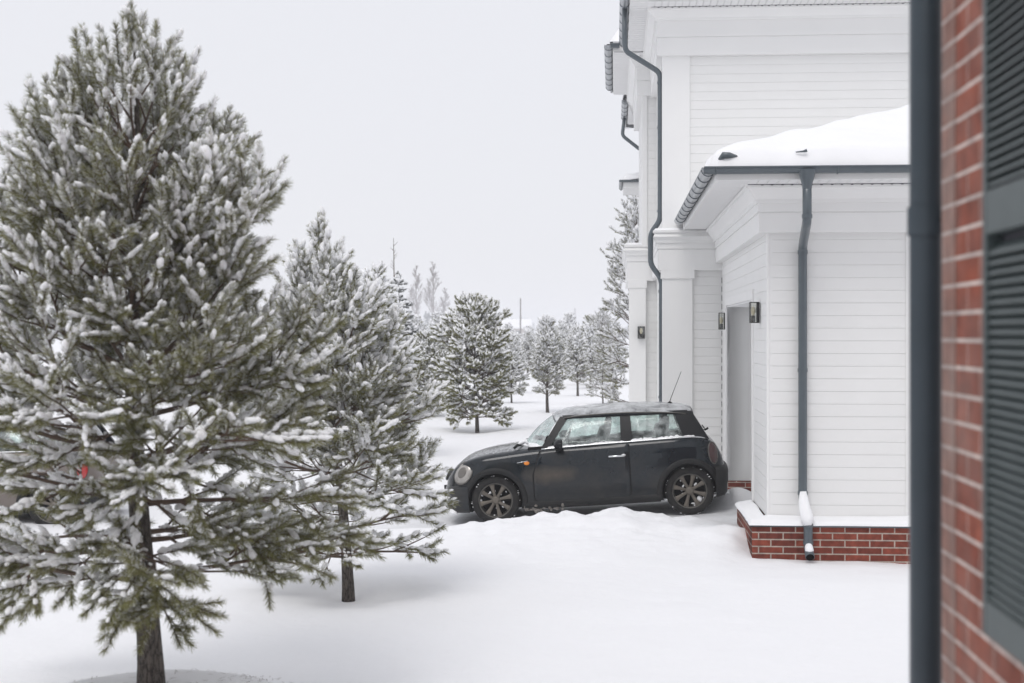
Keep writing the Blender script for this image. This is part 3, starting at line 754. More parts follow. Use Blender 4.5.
cC = lerp_t([(-.665, .52), (-.64, .60), (-.58, .69), (-.50, .765), (-.36, .85), (-.15, .915), (.1, .952), (.34, .972), (.44, .978), (2.6, .99), (2.70, .985), (2.76, .96), (2.85, .87), (2.91, .74), (2.95, .57)])
FR = [0, .015, .05, .12, .22, .36, .50, .64, .76, .86, .93, .975, 1.0]
YF = [0.80, .90, .955, .980, .992, .998, 1.0, .998, .988, .972, .952, .932, .905]
def side_y(x, z):
    zb, zs = cB(x), cS(x); f = (z-zb)/(zs-zb)
    return cW(x)*float(np.interp(f, FR, YF))
def make_paint(name, base, dust, dust_refl_col, metal=.1):
    m = mat(name, base, .34, metal=metal, spec=.03, coat=.75)
    nt = m.node_tree; b = nt.nodes['Principled BSDF']; b.inputs['Coat Roughness'].default_value = .07
    tc = nt.nodes.new('ShaderNodeTexCoord')
    n = nt.nodes.new('ShaderNodeTexNoise'); n.inputs['Scale'].default_value = 2.2; n.inputs['Detail'].default_value = 9; n.inputs['Roughness'].default_value = .62
    nt.links.new(tc.outputs['Object'], n.inputs['Vector'])
    sx = nt.nodes.new('ShaderNodeSeparateXYZ'); nt.links.new(tc.outputs['Object'], sx.inputs[0])
    zr = nt.nodes.new('ShaderNodeMapRange'); zr.inputs['From Min'].default_value = .75; zr.inputs['From Max'].default_value = .2
    zr.inputs['To Min'].default_value = .0; zr.inputs['To Max'].default_value = .22
    nt.links.new(sx.outputs['Z'], zr.inputs['Value'])
    ad = nt.nodes.new('ShaderNodeMath'); nt.links.new(n.outputs['Fac'], ad.inputs[0]); nt.links.new(zr.outputs['Result'], ad.inputs[1])
    mr = nt.nodes.new('ShaderNodeMapRange'); mr.inputs['From Min'].default_value = .48; mr.inputs['From Max'].default_value = .85
    mr.inputs['To Min'].default_value = .0; mr.inputs['To Max'].default_value = dust
    nt.links.new(ad.outputs[0], mr.inputs['Value'])
    # brownish reflection on the door, painted into the base colour
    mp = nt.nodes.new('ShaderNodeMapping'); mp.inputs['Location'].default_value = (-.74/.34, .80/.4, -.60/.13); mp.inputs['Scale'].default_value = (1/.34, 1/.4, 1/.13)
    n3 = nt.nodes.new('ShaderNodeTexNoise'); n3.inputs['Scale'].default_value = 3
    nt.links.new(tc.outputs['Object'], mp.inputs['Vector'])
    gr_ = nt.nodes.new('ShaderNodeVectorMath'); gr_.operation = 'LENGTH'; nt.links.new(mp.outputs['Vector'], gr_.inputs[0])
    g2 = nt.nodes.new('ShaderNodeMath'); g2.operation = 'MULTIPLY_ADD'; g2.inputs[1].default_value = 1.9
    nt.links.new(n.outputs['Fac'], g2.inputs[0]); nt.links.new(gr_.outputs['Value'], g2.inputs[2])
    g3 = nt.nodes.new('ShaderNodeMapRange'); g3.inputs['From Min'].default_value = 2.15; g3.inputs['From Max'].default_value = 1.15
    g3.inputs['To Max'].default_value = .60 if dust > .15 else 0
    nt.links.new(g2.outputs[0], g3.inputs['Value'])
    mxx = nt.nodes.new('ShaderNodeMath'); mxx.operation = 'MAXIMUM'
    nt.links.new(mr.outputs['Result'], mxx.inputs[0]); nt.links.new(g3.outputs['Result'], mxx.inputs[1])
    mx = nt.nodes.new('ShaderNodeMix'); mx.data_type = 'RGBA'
    mx.inputs['A'].default_value = (*base, 1); mx.inputs['B'].default_value = (*dust_refl_col, 1)
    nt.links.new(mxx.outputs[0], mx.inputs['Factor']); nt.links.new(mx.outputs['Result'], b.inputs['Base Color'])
    rr = nt.nodes.new('ShaderNodeMapRange'); rr.inputs['To Min'].default_value = .28; rr.inputs['To Max'].default_value = .85
    nt.links.new(mxx.outputs[0], rr.inputs['Value']); nt.links.new(rr.outputs['Result'], b.inputs['Roughness'])
    cw = nt.nodes.new('ShaderNodeMapRange'); cw.inputs['From Max'].default_value = .5; cw.inputs['To Min'].default_value = .85; cw.inputs['To Max'].default_value = .05
    nt.links.new(mxx.outputs[0], cw.inputs['Value']); nt.links.new(cw.outputs['Result'], b.inputs['Coat Weight'])
    return m
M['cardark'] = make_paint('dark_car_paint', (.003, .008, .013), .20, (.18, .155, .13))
M['carsilver'] = make_paint('silver_car_paint', (.17, .145, .13), .1, (.25, .22, .2))
M['blackplastic'] = mat('black_plastic', (.010, .012, .014), .6, spec=.25, var=(7, .3, (.028, .027, .026)), bump=(90, .2, .002))
M['blackgloss'] = mat('black_gloss', (.006, .007, .009), .3, spec=.22)
M['interior'] = mat('dark_interior', (.010, .010, .011), .85, spec=.2)
M['carglass'] = glass_mat('car_glass', (.90, .955, .94), .12, .62)
M['wind'] = glass_mat('windscreen_glass', (.72, .82, .80), .3, .35, .08)
M['rearglass'] = mat('tinted_rear_glass', (.02, .025, .03), .08, coat=.4)
M['chrome'] = mat('chrome', (.75, .77, .78), .14, metal=1.)
M['lens'] = mat('headlight_lens', (.22, .21, .195), .2, coat=.8, metal=.3, var=(7, .25, (.42, .40, .37)))
M['lampcore'] = mat('headlight_core', (.13, .12, .105), .25, coat=.8, metal=.3)
M['tail'] = mat('tail_light_lens', (.055, .018, .018), .25, coat=.8)
M['redtail'] = mat('red_tail_light', (.42, .012, .012), .2, coat=.8)
M['amber'] = mat('amber_lens', (.85, .26, .02), .25, coat=.6)
M['tyre'] = mat('tyre_rubber', (.012, .012, .013), .85, spec=.25, var=(12, .25, (.034, .033, .031)), bump=(70, .5, .004))
M['rim'] = mat('dirty_alloy', (.19, .168, .14), .5, metal=.4, var=(9, .3, (.11, .098, .085)))
M['rimlip'] = mat('alloy_lip', (.12, .115, .105), .42, metal=.6)
M['seat'] = mat('seat_fabric', (.035, .037, .04), .9)
M['plate'] = mat('licence_plate', (.7, .7, .7), .5)

def body_loft():
    # stations
    X = list(np.concatenate([np.linspace(-.665, -.5, 12), np.linspace(-.47, .44, 26), [.452], np.linspace(.50, 2.58, 44), [2.60], np.linspace(2.63, 2.95, 18)]))
    rows = []; 
    for x in X:
        w, zb, zs, zc = cW(x), cB(x), cS(x), cC(x)
        pts = [(0, zb), (.4*w, zb)]
        pts += [(w*y, zb+f*(zs-zb)) for f, y in zip(FR, YF)]
        cab = .45 < x < 2.59
        if cab: pts += [(.885*w, zs+.004), (.865*w, zs-.004), (.86*w, zs-.03), (.85*w, .60), (.84*w, .56), (.4*w, .56), (0, .56)]
        else: pts += [(.86*w, zs+.22*(zc-zs)+.004), (.80*w, zs+.40*(zc-zs)), (.70*w, zs+.58*(zc-zs)), (.55*w, zs+.76*(zc-zs)), (.36*w, zs+.90*(zc-zs)), (.18*w, zs+.975*(zc-zs)), (0, zc)]
        rows.append((x, pts, cab))
    mb = MB(); n = len(rows[0][1]); full = []
    for x, pts, cab in rows:
        L = [(x, -p[0], p[1]) for p in pts]+[(x, p[0], p[1]) for p in pts[-2:0:-1]]
        full.append(L)
    k = len(full[0]); vs = [p for r in full for p in r]; fs = []; mi = []
    for i in range(len(full)-1):
        for j in range(k):
            fs.append((i*k+j, i*k+(j+1) % k, (i+1)*k+(j+1) % k, (i+1)*k+j))
            jj = min(j, k-1-j); inside = (rows[i][2] or rows[i+1][2]) and jj >= 15
            mi.append(1 if inside else 0)
    fs.append(tuple(range(k))[::-1]); fs.append(tuple(range((len(full)-1)*k, len(full)*k))); mi += [0, 0]
    mb.v = vs; mb.f = fs; mb.mi = mi
    return mb
def apply_bool(ob, cutters):
    for c in cutters:
        m = ob.modifiers.new('cut', 'BOOLEAN'); m.operation = 'DIFFERENCE'; m.solver = 'EXACT'; m.object = c
    dg = bpy.context.evaluated_depsgraph_get(); dg.update()
    me = bpy.data.meshes.new_from_object(ob.evaluated_get(dg)); ob.modifiers.clear(); ob.data = me
    for c in cutters: bpy.data.objects.remove(c)

def gh_y(x, z):    # greenhouse side surface
    t = (z-.95)/.36
    return .752-.150*t-.018*t*t - (.03*max(0, (x-2.1)/.6))-.02*max(0, (1.0-x)/.4)
def panel(mb, poly, off=0., th=.02, nz=5, nx=1, side=-1):
    """poly: 4 corners (x,z): bl, br, tr, tl on the glasshouse side; becomes a thin curved slab"""
    (x0, z0), (x1, z1), (x2, z2), (x3, z3) = poly
    O, I = [], []
    for i in range(nz+1):
        v = i/nz; ro, ri = [], []
        for j in range(nx+1):
            u = j/nx
            x = (x0*(1-u)+x1*u)*(1-v)+(x3*(1-u)+x2*u)*v; z = (z0*(1-u)+z1*u)*(1-v)+(z3*(1-u)+z2*u)*v
            y = gh_y(x, z)+off
            ro.append((x, side*y, z)); ri.append((x, side*(y-th), z-.003))
        O.append(ro); I.append(ri)
    n, m = nz+1, nx+1
    vs = [p for r in O for p in r]+[p for r in I for p in r]; N = n*m
    fs = [(i*m+j, i*m+j+1, (i+1)*m+j+1, (i+1)*m+j) for i in range(nz) for j in range(nx)]
    fs += [tuple(N+k for k in f[::-1]) for f in fs]
    def edge(a, b): fs.append((a, b, N+b, N+a))
    for j in range(nx): edge(j+1, j); edge(nz*m+j, nz*m+j+1)
    for i in range(nz): edge(i*m, (i+1)*m); edge((i+1)*m+nx, i*m+nx)
    if side > 0: fs = [f[::-1] for f in fs]
    mb.add(vs, fs)
zroof = lerp_t([(.80, 1.335), (.92, 1.378), (1.15, 1.402), (1.6, 1.412), (2.0, 1.400), (2.39, 1.370), (2.57, 1.335)])
yroof = lerp_t([(.80, .54), (.95, .598), (1.6, .612), (2.2, .60), (2.45, .575), (2.57, .54)])
def roof_pt(x, q, dz=0., k=1.):
    y = yroof(x)*q*k; return (x+(-.05 if x < .85 else 0)*(1-q*q), y, zroof(x)-.075*abs(q)**2.6+dz)
def disc_frame(c, nrm):
    n = Vector(nrm[:3]).normalized(); a = UP.cross(n).normalized(); b = n.cross(a)
    if len(nrm) > 3: t = nrm[3]; a, b = a*math.cos(t)+b*math.sin(t), b*math.cos(t)-a*math.sin(t)
    return Vector(c), n, a, b
def lens_shape(mb, c, nrm, ra, rb, th, n=28, rings=6, mi=0, back=.05):
    c, nn, a, b = disc_frame(c, nrm); P = []
    for i in range(rings+1):
        t = i/rings*math.pi/2; r = math.cos(t); h = math.sin(t)*th
        P.append([tuple(c+nn*h+a*(ra*r*math.cos(2*math.pi*j/n))+b*(rb*r*math.sin(2*math.pi*j/n))) for j in range(n)])
    P.insert(0, [tuple(c-nn*back+a*(ra*math.cos(2*math.pi*j/n))+b*(rb*math.sin(2*math.pi*j/n))) for j in range(n)])
    vs = [p for r in P for p in r]
    fs = [(i*n+j, i*n+(j+1) % n, (i+1)*n+(j+1) % n, (i+1)*n+j) for i in range(len(P)-1) for j in range(n)]
    mb.add(vs, fs, mi)
def ring_shape(mb, c, nrm, ra, rb, r=.012, n=32):
    c, nn, a, b = disc_frame(c, nrm)
    mb.tube([c+a*(ra*math.cos(2*math.pi*j/n))+b*(rb*math.sin(2*math.pi*j/n)) for j in range(n)], r, 8, closed=True)

def snow_strip(mb, pts, wy, h, seed=0, n=7):
    """lumpy snow along a polyline, width wy across y"""
    P = []
    for i, p in enumerate(pts):
        row = []; e = min(1, i/2., (len(pts)-1-i)/2.)
        hh = h*(.55+.9*abs(float(vnoise(i*.33+seed, 1.7)))+.5*float(vnoise(i*.9+seed, 5.7)))*e; ww = wy*(.8+.5*float(vnoise(i*.41+seed, 3.1)))
        for j in range(n+1):
            q = -1+2*j/n; row.append((p[0], p[1]+q*ww, p[2]-.004+hh*math.sqrt(max(0, 1-q*q))))
        P.append(row)
    mb.grid(P)

def make_car(rootname, label, cat, paint, tailm, snowy=1.0, front=True):
    r = thing(rootname, label, cat)
    paint = M[paint]
    bm_ = body_loft(); body = bm_.build('body', [paint, M['interior']], r)
    cut = []
    for ax in (0, 2.467):
        for sd in (-1, 1):
            q = MB(); q.lathe([(.352, 0), (.352, .42)], 'y', (ax, .52 if sd > 0 else -.94, .31), 44, caps=True)
            c = q.build('cutter', M['interior']); bmx = bmesh.new(); bmx.from_mesh(c.data); bmesh.ops.recalc_face_normals(bmx, faces=bmx.faces); bmx.to_mesh(c.data); bmx.free(); cut.append(c)
    bmx = bmesh.new(); bmx.from_mesh(body.data); bmesh.ops.recalc_face_normals(bmx, faces=bmx.faces); bmx.to_mesh(body.data); bmx.free()
    apply_bool(body, cut)
    me = body.data; me.polygons.foreach_set('use_smooth', [True]*len(me.polygons)); me.set_sharp_from_angle(angle=R(38))
    # wheel arch trims
    for ax in (0, 2.467):
        for sd in (-1, 1):
            q = MB(); P = []
            prof = [(.345, -.05), (.345, .004), (.352, .014), (.385, .018), (.412, .012), (.420, -.012)]
            N = 40
            for i in range(N+1):
                th = R(-22)+R(224)*i/N; row = []
                for rr, o in prof:
                    x = ax+rr*math.cos(th); z = .31+rr*math.sin(th); zz = max(z, cB(x)+.01)
                    row.append((x, sd*(side_y(min(max(x, -.6), 2.88), zz)+o), zz if z < zz else z))
                P.append(row)
            q.grid(P, flip=(sd < 0)); q.build('wheel_arch', M['blackplastic'], r, smooth_=True)
    # sills
    for sd in (-1, 1):
        q = MB(); P = []
        for i in range(31):
            x = .37+1.73*i/30; row = []
            for dz, o in ((.005, -.06), (0, .0), (.03, .016), (.075, .014), (.10, -.004)):
                z = cB(x)+dz; row.append((x, sd*(side_y(x, z+.03)+o), z))
            P.append(row)
        q.grid(P, flip=(sd < 0)); q.build('sill', M['blackplastic'], r, smooth_=True)
    # doors: panel skin and shut line
    for sd in (-1, 1):
        def dz_front(z): return .505+.10*max(0, (z-.62))/.3
        P = []; G = []
        zl, zh = .262, .945; nx_, nz_ = 40, 24
        def rearx(z): return 1.725
        for j in range(nz_+1):
            z0 = zl+(zh-zl)*j/nz_; rw, rg = [], []
            for i in range(nx_+1):
                u = i/nx_
                def pt(grow):
                    z = z0+grow*(2*j/nz_-1); z = min(z, cS(1.0)-.004) if grow else z
                    a, b = dz_front(z)-grow, rearx(z)+grow
                    x = a+(b-a)*u
                    cr = max(0, (.33-z)/.07); x = x+(.10*cr*cr*(1-u)*.6)-(.12*cr*cr*u*.6)
                    zz = min(z, cS(x)-.012); return x, zz
                x, z = pt(0); edge = min(i, nx_-i, j, nz_-j); rw.append((x, sd*(side_y(x, z)+(.0075 if edge > 0 else .001)), z))
                x, z = pt(.014); rg.append((x, sd*(side_y(x, z)+.0018), z))
            P.append(rw); G.append(rg)
        q = MB(); q.grid(P, flip=(sd > 0)); d = q.build('door', paint, r, smooth_=True)
        q = MB(); q.grid(G, flip=(sd > 0)); q.build('shut_line', M['interior'], d, smooth_=True)
        q = MB(); y = sd*(side_y(1.57, .79)+.03)
        q.tube([(1.46, y-sd*.022, .798), (1.48, y, .800), (1.57, y+sd*.004, .801), (1.66, y, .800), (1.68, y-sd*.022, .798)], [.010, .013, .014, .013, .010], 10)
        h = q.build('handle', M['chrome'], d, smooth_=True)
        if snowy:
            q = MB(); q.tube([(1.63, y, .810), (1.66, y, .816), (1.685, y-sd*.01, .808)], [.006, .013, .006], 8); q.build('snow', M['snow'], h, smooth_=True)
    # side indicator scuttle
    for sd in (-1, 1):
        q = MB(); y = side_y(.39, .77)
        q.add([(.30, sd*(y+.004), .752), (.44, sd*(y+.006), .742), (.455, sd*(y+.006), .792), (.30, sd*(y+.004), .772)], [(0, 1, 2, 3) if sd < 0 else (3, 2, 1, 0)])
        ind = q.build('side_vent', M['blackplastic'], r)
        q = MB(); lens_shape(q, (.425, sd*(y+.004), .767), (.1, sd, .05), .036, .026, .014); q.build('indicator', M['amber'], ind, smooth_=True)
        q = MB(); q.tube([(.30, sd*(y+.012), .776), (.36, sd*(y+.014), .784), (.44, sd*(y+.012), .797)], .005, 6); q.build('vent_trim', M['chrome'], ind, smooth_=True)
    # glasshouse
    for sd in (-1, 1):
        q = MB(); panel(q, [(.60, .925), (.715, .935), (.985, 1.315), (.875, 1.325)], side=sd, off=.004, th=.05); q.build('windscreen_pillar', M['blackgloss'], r, autos=40)
        q = MB(); panel(q, [(1.635, .94), (1.785, .94), (1.770, 1.315), (1.640, 1.315)], side=sd, off=.004, th=.04); q.build('door_pillar', M['blackgloss'], r, autos=40)
        q = MB(); panel(q, [(2.44, .95), (2.755, .95), (2.555, 1.31), (2.325, 1.315)], side=sd, off=.004, th=.05, nx=4); q.build('rear_pillar', M['blackgloss'], r, autos=40)
        q = MB(); panel(q, [(.93, 1.290), (2.52, 1.283), (2.50, 1.325), (.90, 1.338)], side=sd, off=.008, th=.05, nx=20, nz=2); q.build('roof_rail', M['blackgloss'], r, autos=40)
        q = MB(); panel(q, [(.715, .94), (1.64, .945), (1.645, 1.30), (.975, 1.30)], side=sd, off=-.006, th=.004, nx=6); q.build('door_window', M['carglass'], r, smooth_=True)
        q = MB(); panel(q, [(1.78, .955), (2.46, .975), (2.34, 1.295), (1.77, 1.30)], side=sd, off=-.006, th=.004, nx=6); q.build('rear_side_window', M['carglass'], r, smooth_=True)
        q = MB(); q.tube([(x, sd*(cW(x)*.912+.002), cS(x)+.004) for x in np.linspace(.62, 2.70, 40)], .009, 8); q.build('belt_moulding', M['chrome'], r, smooth_=True)
        q = MB(); q.tube([(x, sd*(yroof(x)+.012), zroof(x)-.078) for x in np.linspace(.93, 2.50, 40)], .007, 8); q.build('roof_moulding', M['rimlip'], r, smooth_=True)
    # windscreen
    def ws(u, v, off=0):
        # u -1..1 across, v 0 bottom..1 top
        yb = .70*u; xb = .36+.25*abs(u)**2.2; zb = .968-.045*u*u
        yt = .56*u; xt = .80+.09*abs(u)**2.2; zt = 1.352-.035*u*u
        s_ = v; bow = .035*math.sin(math.pi*v)
        return (xb*(1-s_)+xt*s_-bow*.6-off*.6, yb*(1-s_)+yt*s_, zb*(1-s_)+zt*s_+bow*.6+off*.75)
    q = MB(); q.grid([[ws(-1+2*j/20, i/12) for j in range(21)] for i in range(13)]); q.build('windscreen', M['wind'], r, smooth_=True)
    # rear glass
    q = MB()
    def rg(u, v, off=0):
        xb = 2.745-.07*abs(u)**2.5; xt = 2.565-.05*abs(u)**2.5; yb, yt = .665*u, .545*u
        return (xb*(1-v)+xt*v+.02*math.sin(math.pi*v)+off, yb*(1-v)+yt*v, .965*(1-v)+1.30*v)
    q.grid([[rg(-1+2*j/16, i/8) for j in range(17)] for i in range(9)], flip=True); rgo = q.build('rear_window', M['rearglass'], r, smooth_=True)
    if snowy:
        q = MB(); rr_ = random.Random(4)
        for k in range(46):
            v = rr_.random(); u = rr_.choice((-1, 1))*(.62+.38*rr_.random()) if rr_.random() < .7 else rr_.uniform(-1, 1)
            p = rg(u, v, .004); s_ = rr_.uniform(.006, .016); lens_shape(q, p, (1, .25*u, .35), s_, s_*rr_.uniform(.8, 1.8), .006, n=8, rings=2, back=.004)
        q.build('snow', M['snow'], rgo, smooth_=True)
    # roof
    X = np.linspace(.80, 2.57, 34); Q = np.linspace(-1, 1, 25)
    top = [[roof_pt(x, q_) for q_ in Q] for x in X]; bot = [[roof_pt(x, q_*.985, -.03) for q_ in Q] for x in X]
    q = MB(); q.grid(top); q.grid(bot, flip=True)
    for i in range(len(X)-1):
        for e in (0, -1): q.add([top[i][e], top[i+1][e], bot[i+1][e], bot[i][e]], [(0, 1, 2, 3)])
    for e in (0, -1):
        for j in range(len(Q)-1): q.add([top[e][j], top[e][j+1], bot[e][j+1], bot[e][j]], [(0, 1, 2, 3)])
    roof = q.build('roof', paint, r, autos=50)
    q = MB(); q.tube([(2.56, y, 1.318-.05*abs(y/.53)**2.5) for y in np.linspace(-.53, .53, 17)], .022, 10); q.build('roof_spoiler', M['blackgloss'], roof, smooth_=True)
    if snowy:
        P = []; rng = np.random.RandomState(2)
        X2 = np.linspace(.815, 2.56, 70); Q2 = np.linspace(-1, 1, 41)
        for x in X2:
            row = []
            for q_ in Q2:
                e = min(1, (1-abs(q_))/.10, (x-.81)/.10, (2.565-x)/.06); e = max(0, e)
                h = .016*math.sqrt(e)*(1+1.6*float(fbm(x*4, q_*4, 3)))
                h = h if e > 0 else -.004
                if abs(q_) > .86 and float(vnoise(x*5, 3.3+q_)) > -.05+.30*(1-abs(q_))/.14: h = -.006
                row.append(roof_pt(x, q_, h))
            P.append(row)
        q = MB(); q.grid(P); q.build('snow', M['rooffrost'], roof, smooth_=True)
    # aerial
    q = MB(); q.tube([(2.27, 0, 1.37), (2.31, 0, 1.40), (2.34, 0, 1.385)], [.022, .02, .01], 10)
    q.tube([(2.30, 0, 1.39), (2.33, 0, 1.47), (2.48, 0, 1.80)], [.006, .0045, .003], 6); q.build('aerial', M['blackplastic'], roof, smooth_=True)
    # lights
    for sd in (-1, 1):
        c = (-.398, sd*.716, .668) if sd < 0 else (-.36, .70, .645); nrm = (-.42, sd*.82, .36, -sd*R(-26))
        q = MB(); lens_shape(q, c, nrm, .124, .148, .042, back=.12); hl = q.build('headlight', M['lens'], r, smooth_=True)
        q = MB(); lens_shape(q, Vector(c)+Vector(nrm[:3]).normalized()*.034, nrm, .062, .078, .012, back=.004); q.build('lamp_unit', M['lampcore'], hl, smooth_=True)
        q = MB(); ring_shape(q, Vector(c)+Vector(nrm[:3]).normalized()*.004, nrm, .126, .150, .008); q.build('headlight_ring', M['chrome'] if not snowy else M['rimlip'], hl, smooth_=True)
        c = (2.785, sd*.745, .775); nrm = (.62, sd*.78, .12)
        q = MB(); lens_shape(q, c, nrm, .072, .135, .026, back=.07); tl = q.build('tail_light', M[tailm], r, smooth_=True)
        q = MB(); ring_shape(q, Vector(c)+Vector(nrm).normalized()*.003, nrm, .074, .137, .008); q.build('tail_light_ring', M['rimlip'], tl, smooth_=True)
        q = MB(); lens_shape(q, (-.63, sd*.50, .42), (-.95, sd*.3, 0), .05, .05, .015); q.build('fog_light', M['lens'], r, smooth_=True)
    # front grille, rear bumper, plates
    q = MB(); lens_shape(q, (-.655, 0, .60), (-1, 0, .25), .40, .065, .02); gl = q.build('grille', M['blackplastic'], r, smooth_=True)
    q = MB(); ring_shape(q, (-.668, 0, .605), (-1, 0, .25), .40, .068, .010); q.build('grille_ring', M['chrome'], gl, smooth_=True)
    def bump(plan, prof, name, mm):
        q = MB(); P = []
        L = [Vector((x, y, 0)) for x, y in plan]
        for i, p_ in enumerate(L):
            a = L[max(i-1, 0)]; b = L[min(i+1, len(L)-1)]; d = (b-a).normalized(); nrm = Vector((d.y, -d.x, 0))
            P.append([tuple(p_+nrm*o+Vector((0, 0, z))) for z, o in prof])
        q.grid(P); return q.build(name, M[mm] if isinstance(mm, str) else mm, r, smooth_=True)
    def arc(pts):  # smooth plan curve
        out = []; n = len(pts)
        for i in range(n-1):
            p0, p1, p2, p3 = pts[max(i-1, 0)], pts[i], pts[i+1], pts[min(i+2, n-1)]
            for k in range(6):
                t = k/6; out.append(tuple(.5*(2*p1[j]+(p2[j]-p0[j])*t+(2*p0[j]-5*p1[j]+4*p2[j]-p3[j])*t*t+(3*p1[j]-p0[j]-3*p2[j]+p3[j])*t**3) for j in (0, 1)))
        out.append(pts[-1]); return out
    rp = [(2.80, -.80), (2.86, -.775), (2.93, -.68), (2.965, -.5), (2.98, 0), (2.965, .5), (2.93, .68), (2.86, .775), (2.80, .80)]
    bump(arc(rp), [(.20, -.12), (.225, -.03), (.26, -.005), (.35, 0), (.40, .012), (.53, .020), (.575, .012), (.60, -.02), (.605, -.07)], 'rear_bumper', 'blackplastic')
    fp = [(-.345, .793), (-.45, .752), (-.53, .708), (-.615, .60), (-.665, .40), (-.675, 0), (-.665, -.40), (-.615, -.60), (-.53, -.708), (-.45, -.752), (-.345, -.793)]
    bump(arc(fp), [(.155, -.10), (.165, -.02), (.20, .0), (.30, .006), (.34, .002), (.40, .008), (.47, .012), (.50, .004), (.515, -.03)], 'front_bumper', M['blackplastic'] if not snowy else paint)
    q = MB(); q.box(-.705, -.690, -.26, .26, .36, .47); q.build('number_plate', M['plate'], r, bevel=.003)
    if snowy:
        q = MB(); q.box(-.712, -.672, -.30, -.27, .34, .49); q.build('bumper_guard', M['blackplastic'], r, bevel=.004)
        q = MB(); q.tube([(-.60, -.62, .20), (-.57, -.66, .17), (-.52, -.70, .16)], [.02, .045, .02], 8); q.tube([(-.64, -.52, .33), (-.645, -.53, .30)], [.01, .02], 8); q.build('snow', M['snow'], r, smooth_=True)
    q = MB(); q.tube([(2.80, -.28, .22), (3.0, -.28, .22)], .03, 12); q.build('exhaust', M['chrome'], r, smooth_=True)
    # mirrors
    for sd in (-1, 1):
        q = MB(); q.box(.80, .90, min(sd*.86, sd*.70), max(sd*.86, sd*.70), .925, .945)
        lens_shape(q, (.86, sd*.90, .985), (-1, sd*.1, .05), .105, .068, .075, n=24, back=.03)
        mi_ = q.build('mirror', M['blackgloss'], r, autos=50)
        q = MB(); q.add([(.895, sd*(.90+.09*math.cos(2*math.pi*k/20)), .985+.055*math.sin(2*math.pi*k/20)) for k in range(20)], [tuple(range(20))]); q.build('mirror_glass', M['chrome'], mi_)
    # wipers + cowl
    q = MB(); q.tube([(.30, -.60, .975), (.345, -.35, .985), (.37, -.05, 1.0)], .010, 6); q.tube([(.30, -.05, .98), (.345, .2, .988), (.37, .5, .985)], .010, 6)
    q.tube([(.26, -.64, .95), (.31, -.62, .99), (.36, -.60, .98)], [.018, .018, .01], 6); wp = q.build('wiper', M['blackplastic'], r, smooth_=True)
    q = MB(); q.tube([(2.70, 0, 1.0), (2.775, 0, 1.03), (2.79, -.0, 1.045)], [.012, .014, .012], 8); q.tube([(2.74, 0, 1.04), (2.73, .30, 1.06)], .008, 6); q.build('rear_wiper', M['blackplastic'], r, smooth_=True)
    if snowy:
        q = MB(); q.tube([(.30, -.56, .985), (.36, -.52, 1.015), (.41, -.54, 1.03), (.44, -.56, .99)], [.01, .03, .025, .01], 8)
        P = [(.40+.25*abs(t)**2.2, t*.70, .975-.045*t*t+.004) for t in np.linspace(-1, 1, 40)]
        # heap along the base of the windscreen
        G = []
        for i, p_ in enumerate(P):
            hh = .028*(1+.9*float(vnoise(i*.5, 2)))
            G.append([(p_[0]-.09, p_[1], p_[2]-.006), (p_[0]-.06, p_[1], p_[2]+hh*.7), (p_[0]-.02, p_[1], p_[2]+hh), (p_[0]+.03, p_[1], p_[2]+hh*1.2), (p_[0]+.07, p_[1], p_[2]+hh*1.2+.03)])
        q.grid(G); q.build('snow', M['snow'], wp, smooth_=True)
        # snow ledges below the side windows
        for sd in (-1, 1):
            q = MB()
            snow_strip(q, [(x, sd*(cW(x)*.912-.018), cS(x)+.002) for x in np.linspace(.66, 1.715, 44)], .024, .036, seed=2+sd)
            snow_strip(q, [(x, sd*(cW(x)*.912-.018), cS(x)+.002) for x in np.linspace(1.735, 2.60, 40)], .026, .046, seed=9+sd)
            q.build('window_snow', M['snow'], r, smooth_=True)
        # thin frost film of snow on the bonnet
        P = []
        for x in np.linspace(-.50, .34, 44):
            row = []
            w, zs, zc = cW(x), cS(x), cC(x)
            yy = [-.80, -.70, -.55, -.36, -.18, 0, .18, .36, .55, .70, .80]; ff = [.40, .58, .76, .90, .975, 1, .975, .90, .76, .58, .40]
            for t in np.linspace(-.80, .80, 57):
                f = float(np.interp(t, yy, ff)); z = zs+f*(zc-zs)
                e = min(1, (.80-abs(t))/.05, (x+.50)/.1, (.34-x)/.04+.3)
                h = .0032+.010*float(fbm(x*9, t*9, 4))+.004*smooth(-.3, .3, x)
                row.append((x, t*w, z+(h if e > .0 else -.004)*min(1, e+.2)))
            P.append(row)
        q = MB(); q.grid(P); q.build('bonnet_frost', M['frostfilm'], r, smooth_=True)
    # seats, steering wheel
    for (x, ys) in ((1.35, (-.37, .37)), (2.10, (-.33, .33))):
        for y in ys:
            q = MB()
            for (cx, cz, rx, rz, ry) in ((x, .80, .075, .33, .24), (x+.06, 1.13, .05, .12, .13)):
                P = []
                for i in range(9):
                    t = -math.pi/2+math.pi*i/8; P.append([(cx+.18*(cz+rz*math.sin(t)-.8)+rx*abs(math.cos(t))**.5*math.copysign(abs(math.cos(u))**.6, math.cos(u)), y+ry*abs(math.cos(t))**.5*math.copysign(abs(math.sin(u))**.6, math.sin(u)), cz+rz*math.sin(t)) for u in np.linspace(0, 2*math.pi, 17)])
                q.grid(P)
            q.build('seat', M['seat'], r, smooth_=True)
    q = MB(); c = Vector((.93, -.37, .97)); a = Vector((0, 1, 0)); b = Vector((.35, 0, 1)).normalized()
    q.tube([c+a*.18*math.cos(t)+b*.18*math.sin(t) for t in np.linspace(0, 2*math.pi, 28)[:-1]], .014, 8, closed=True)
    q.tube([c, c+Vector((-.15, 0, -.12))], .03, 8); q.tube([c-a*.17, c+a*.17], .012, 6); q.build('steering_wheel', M['interior'], r, smooth_=True)
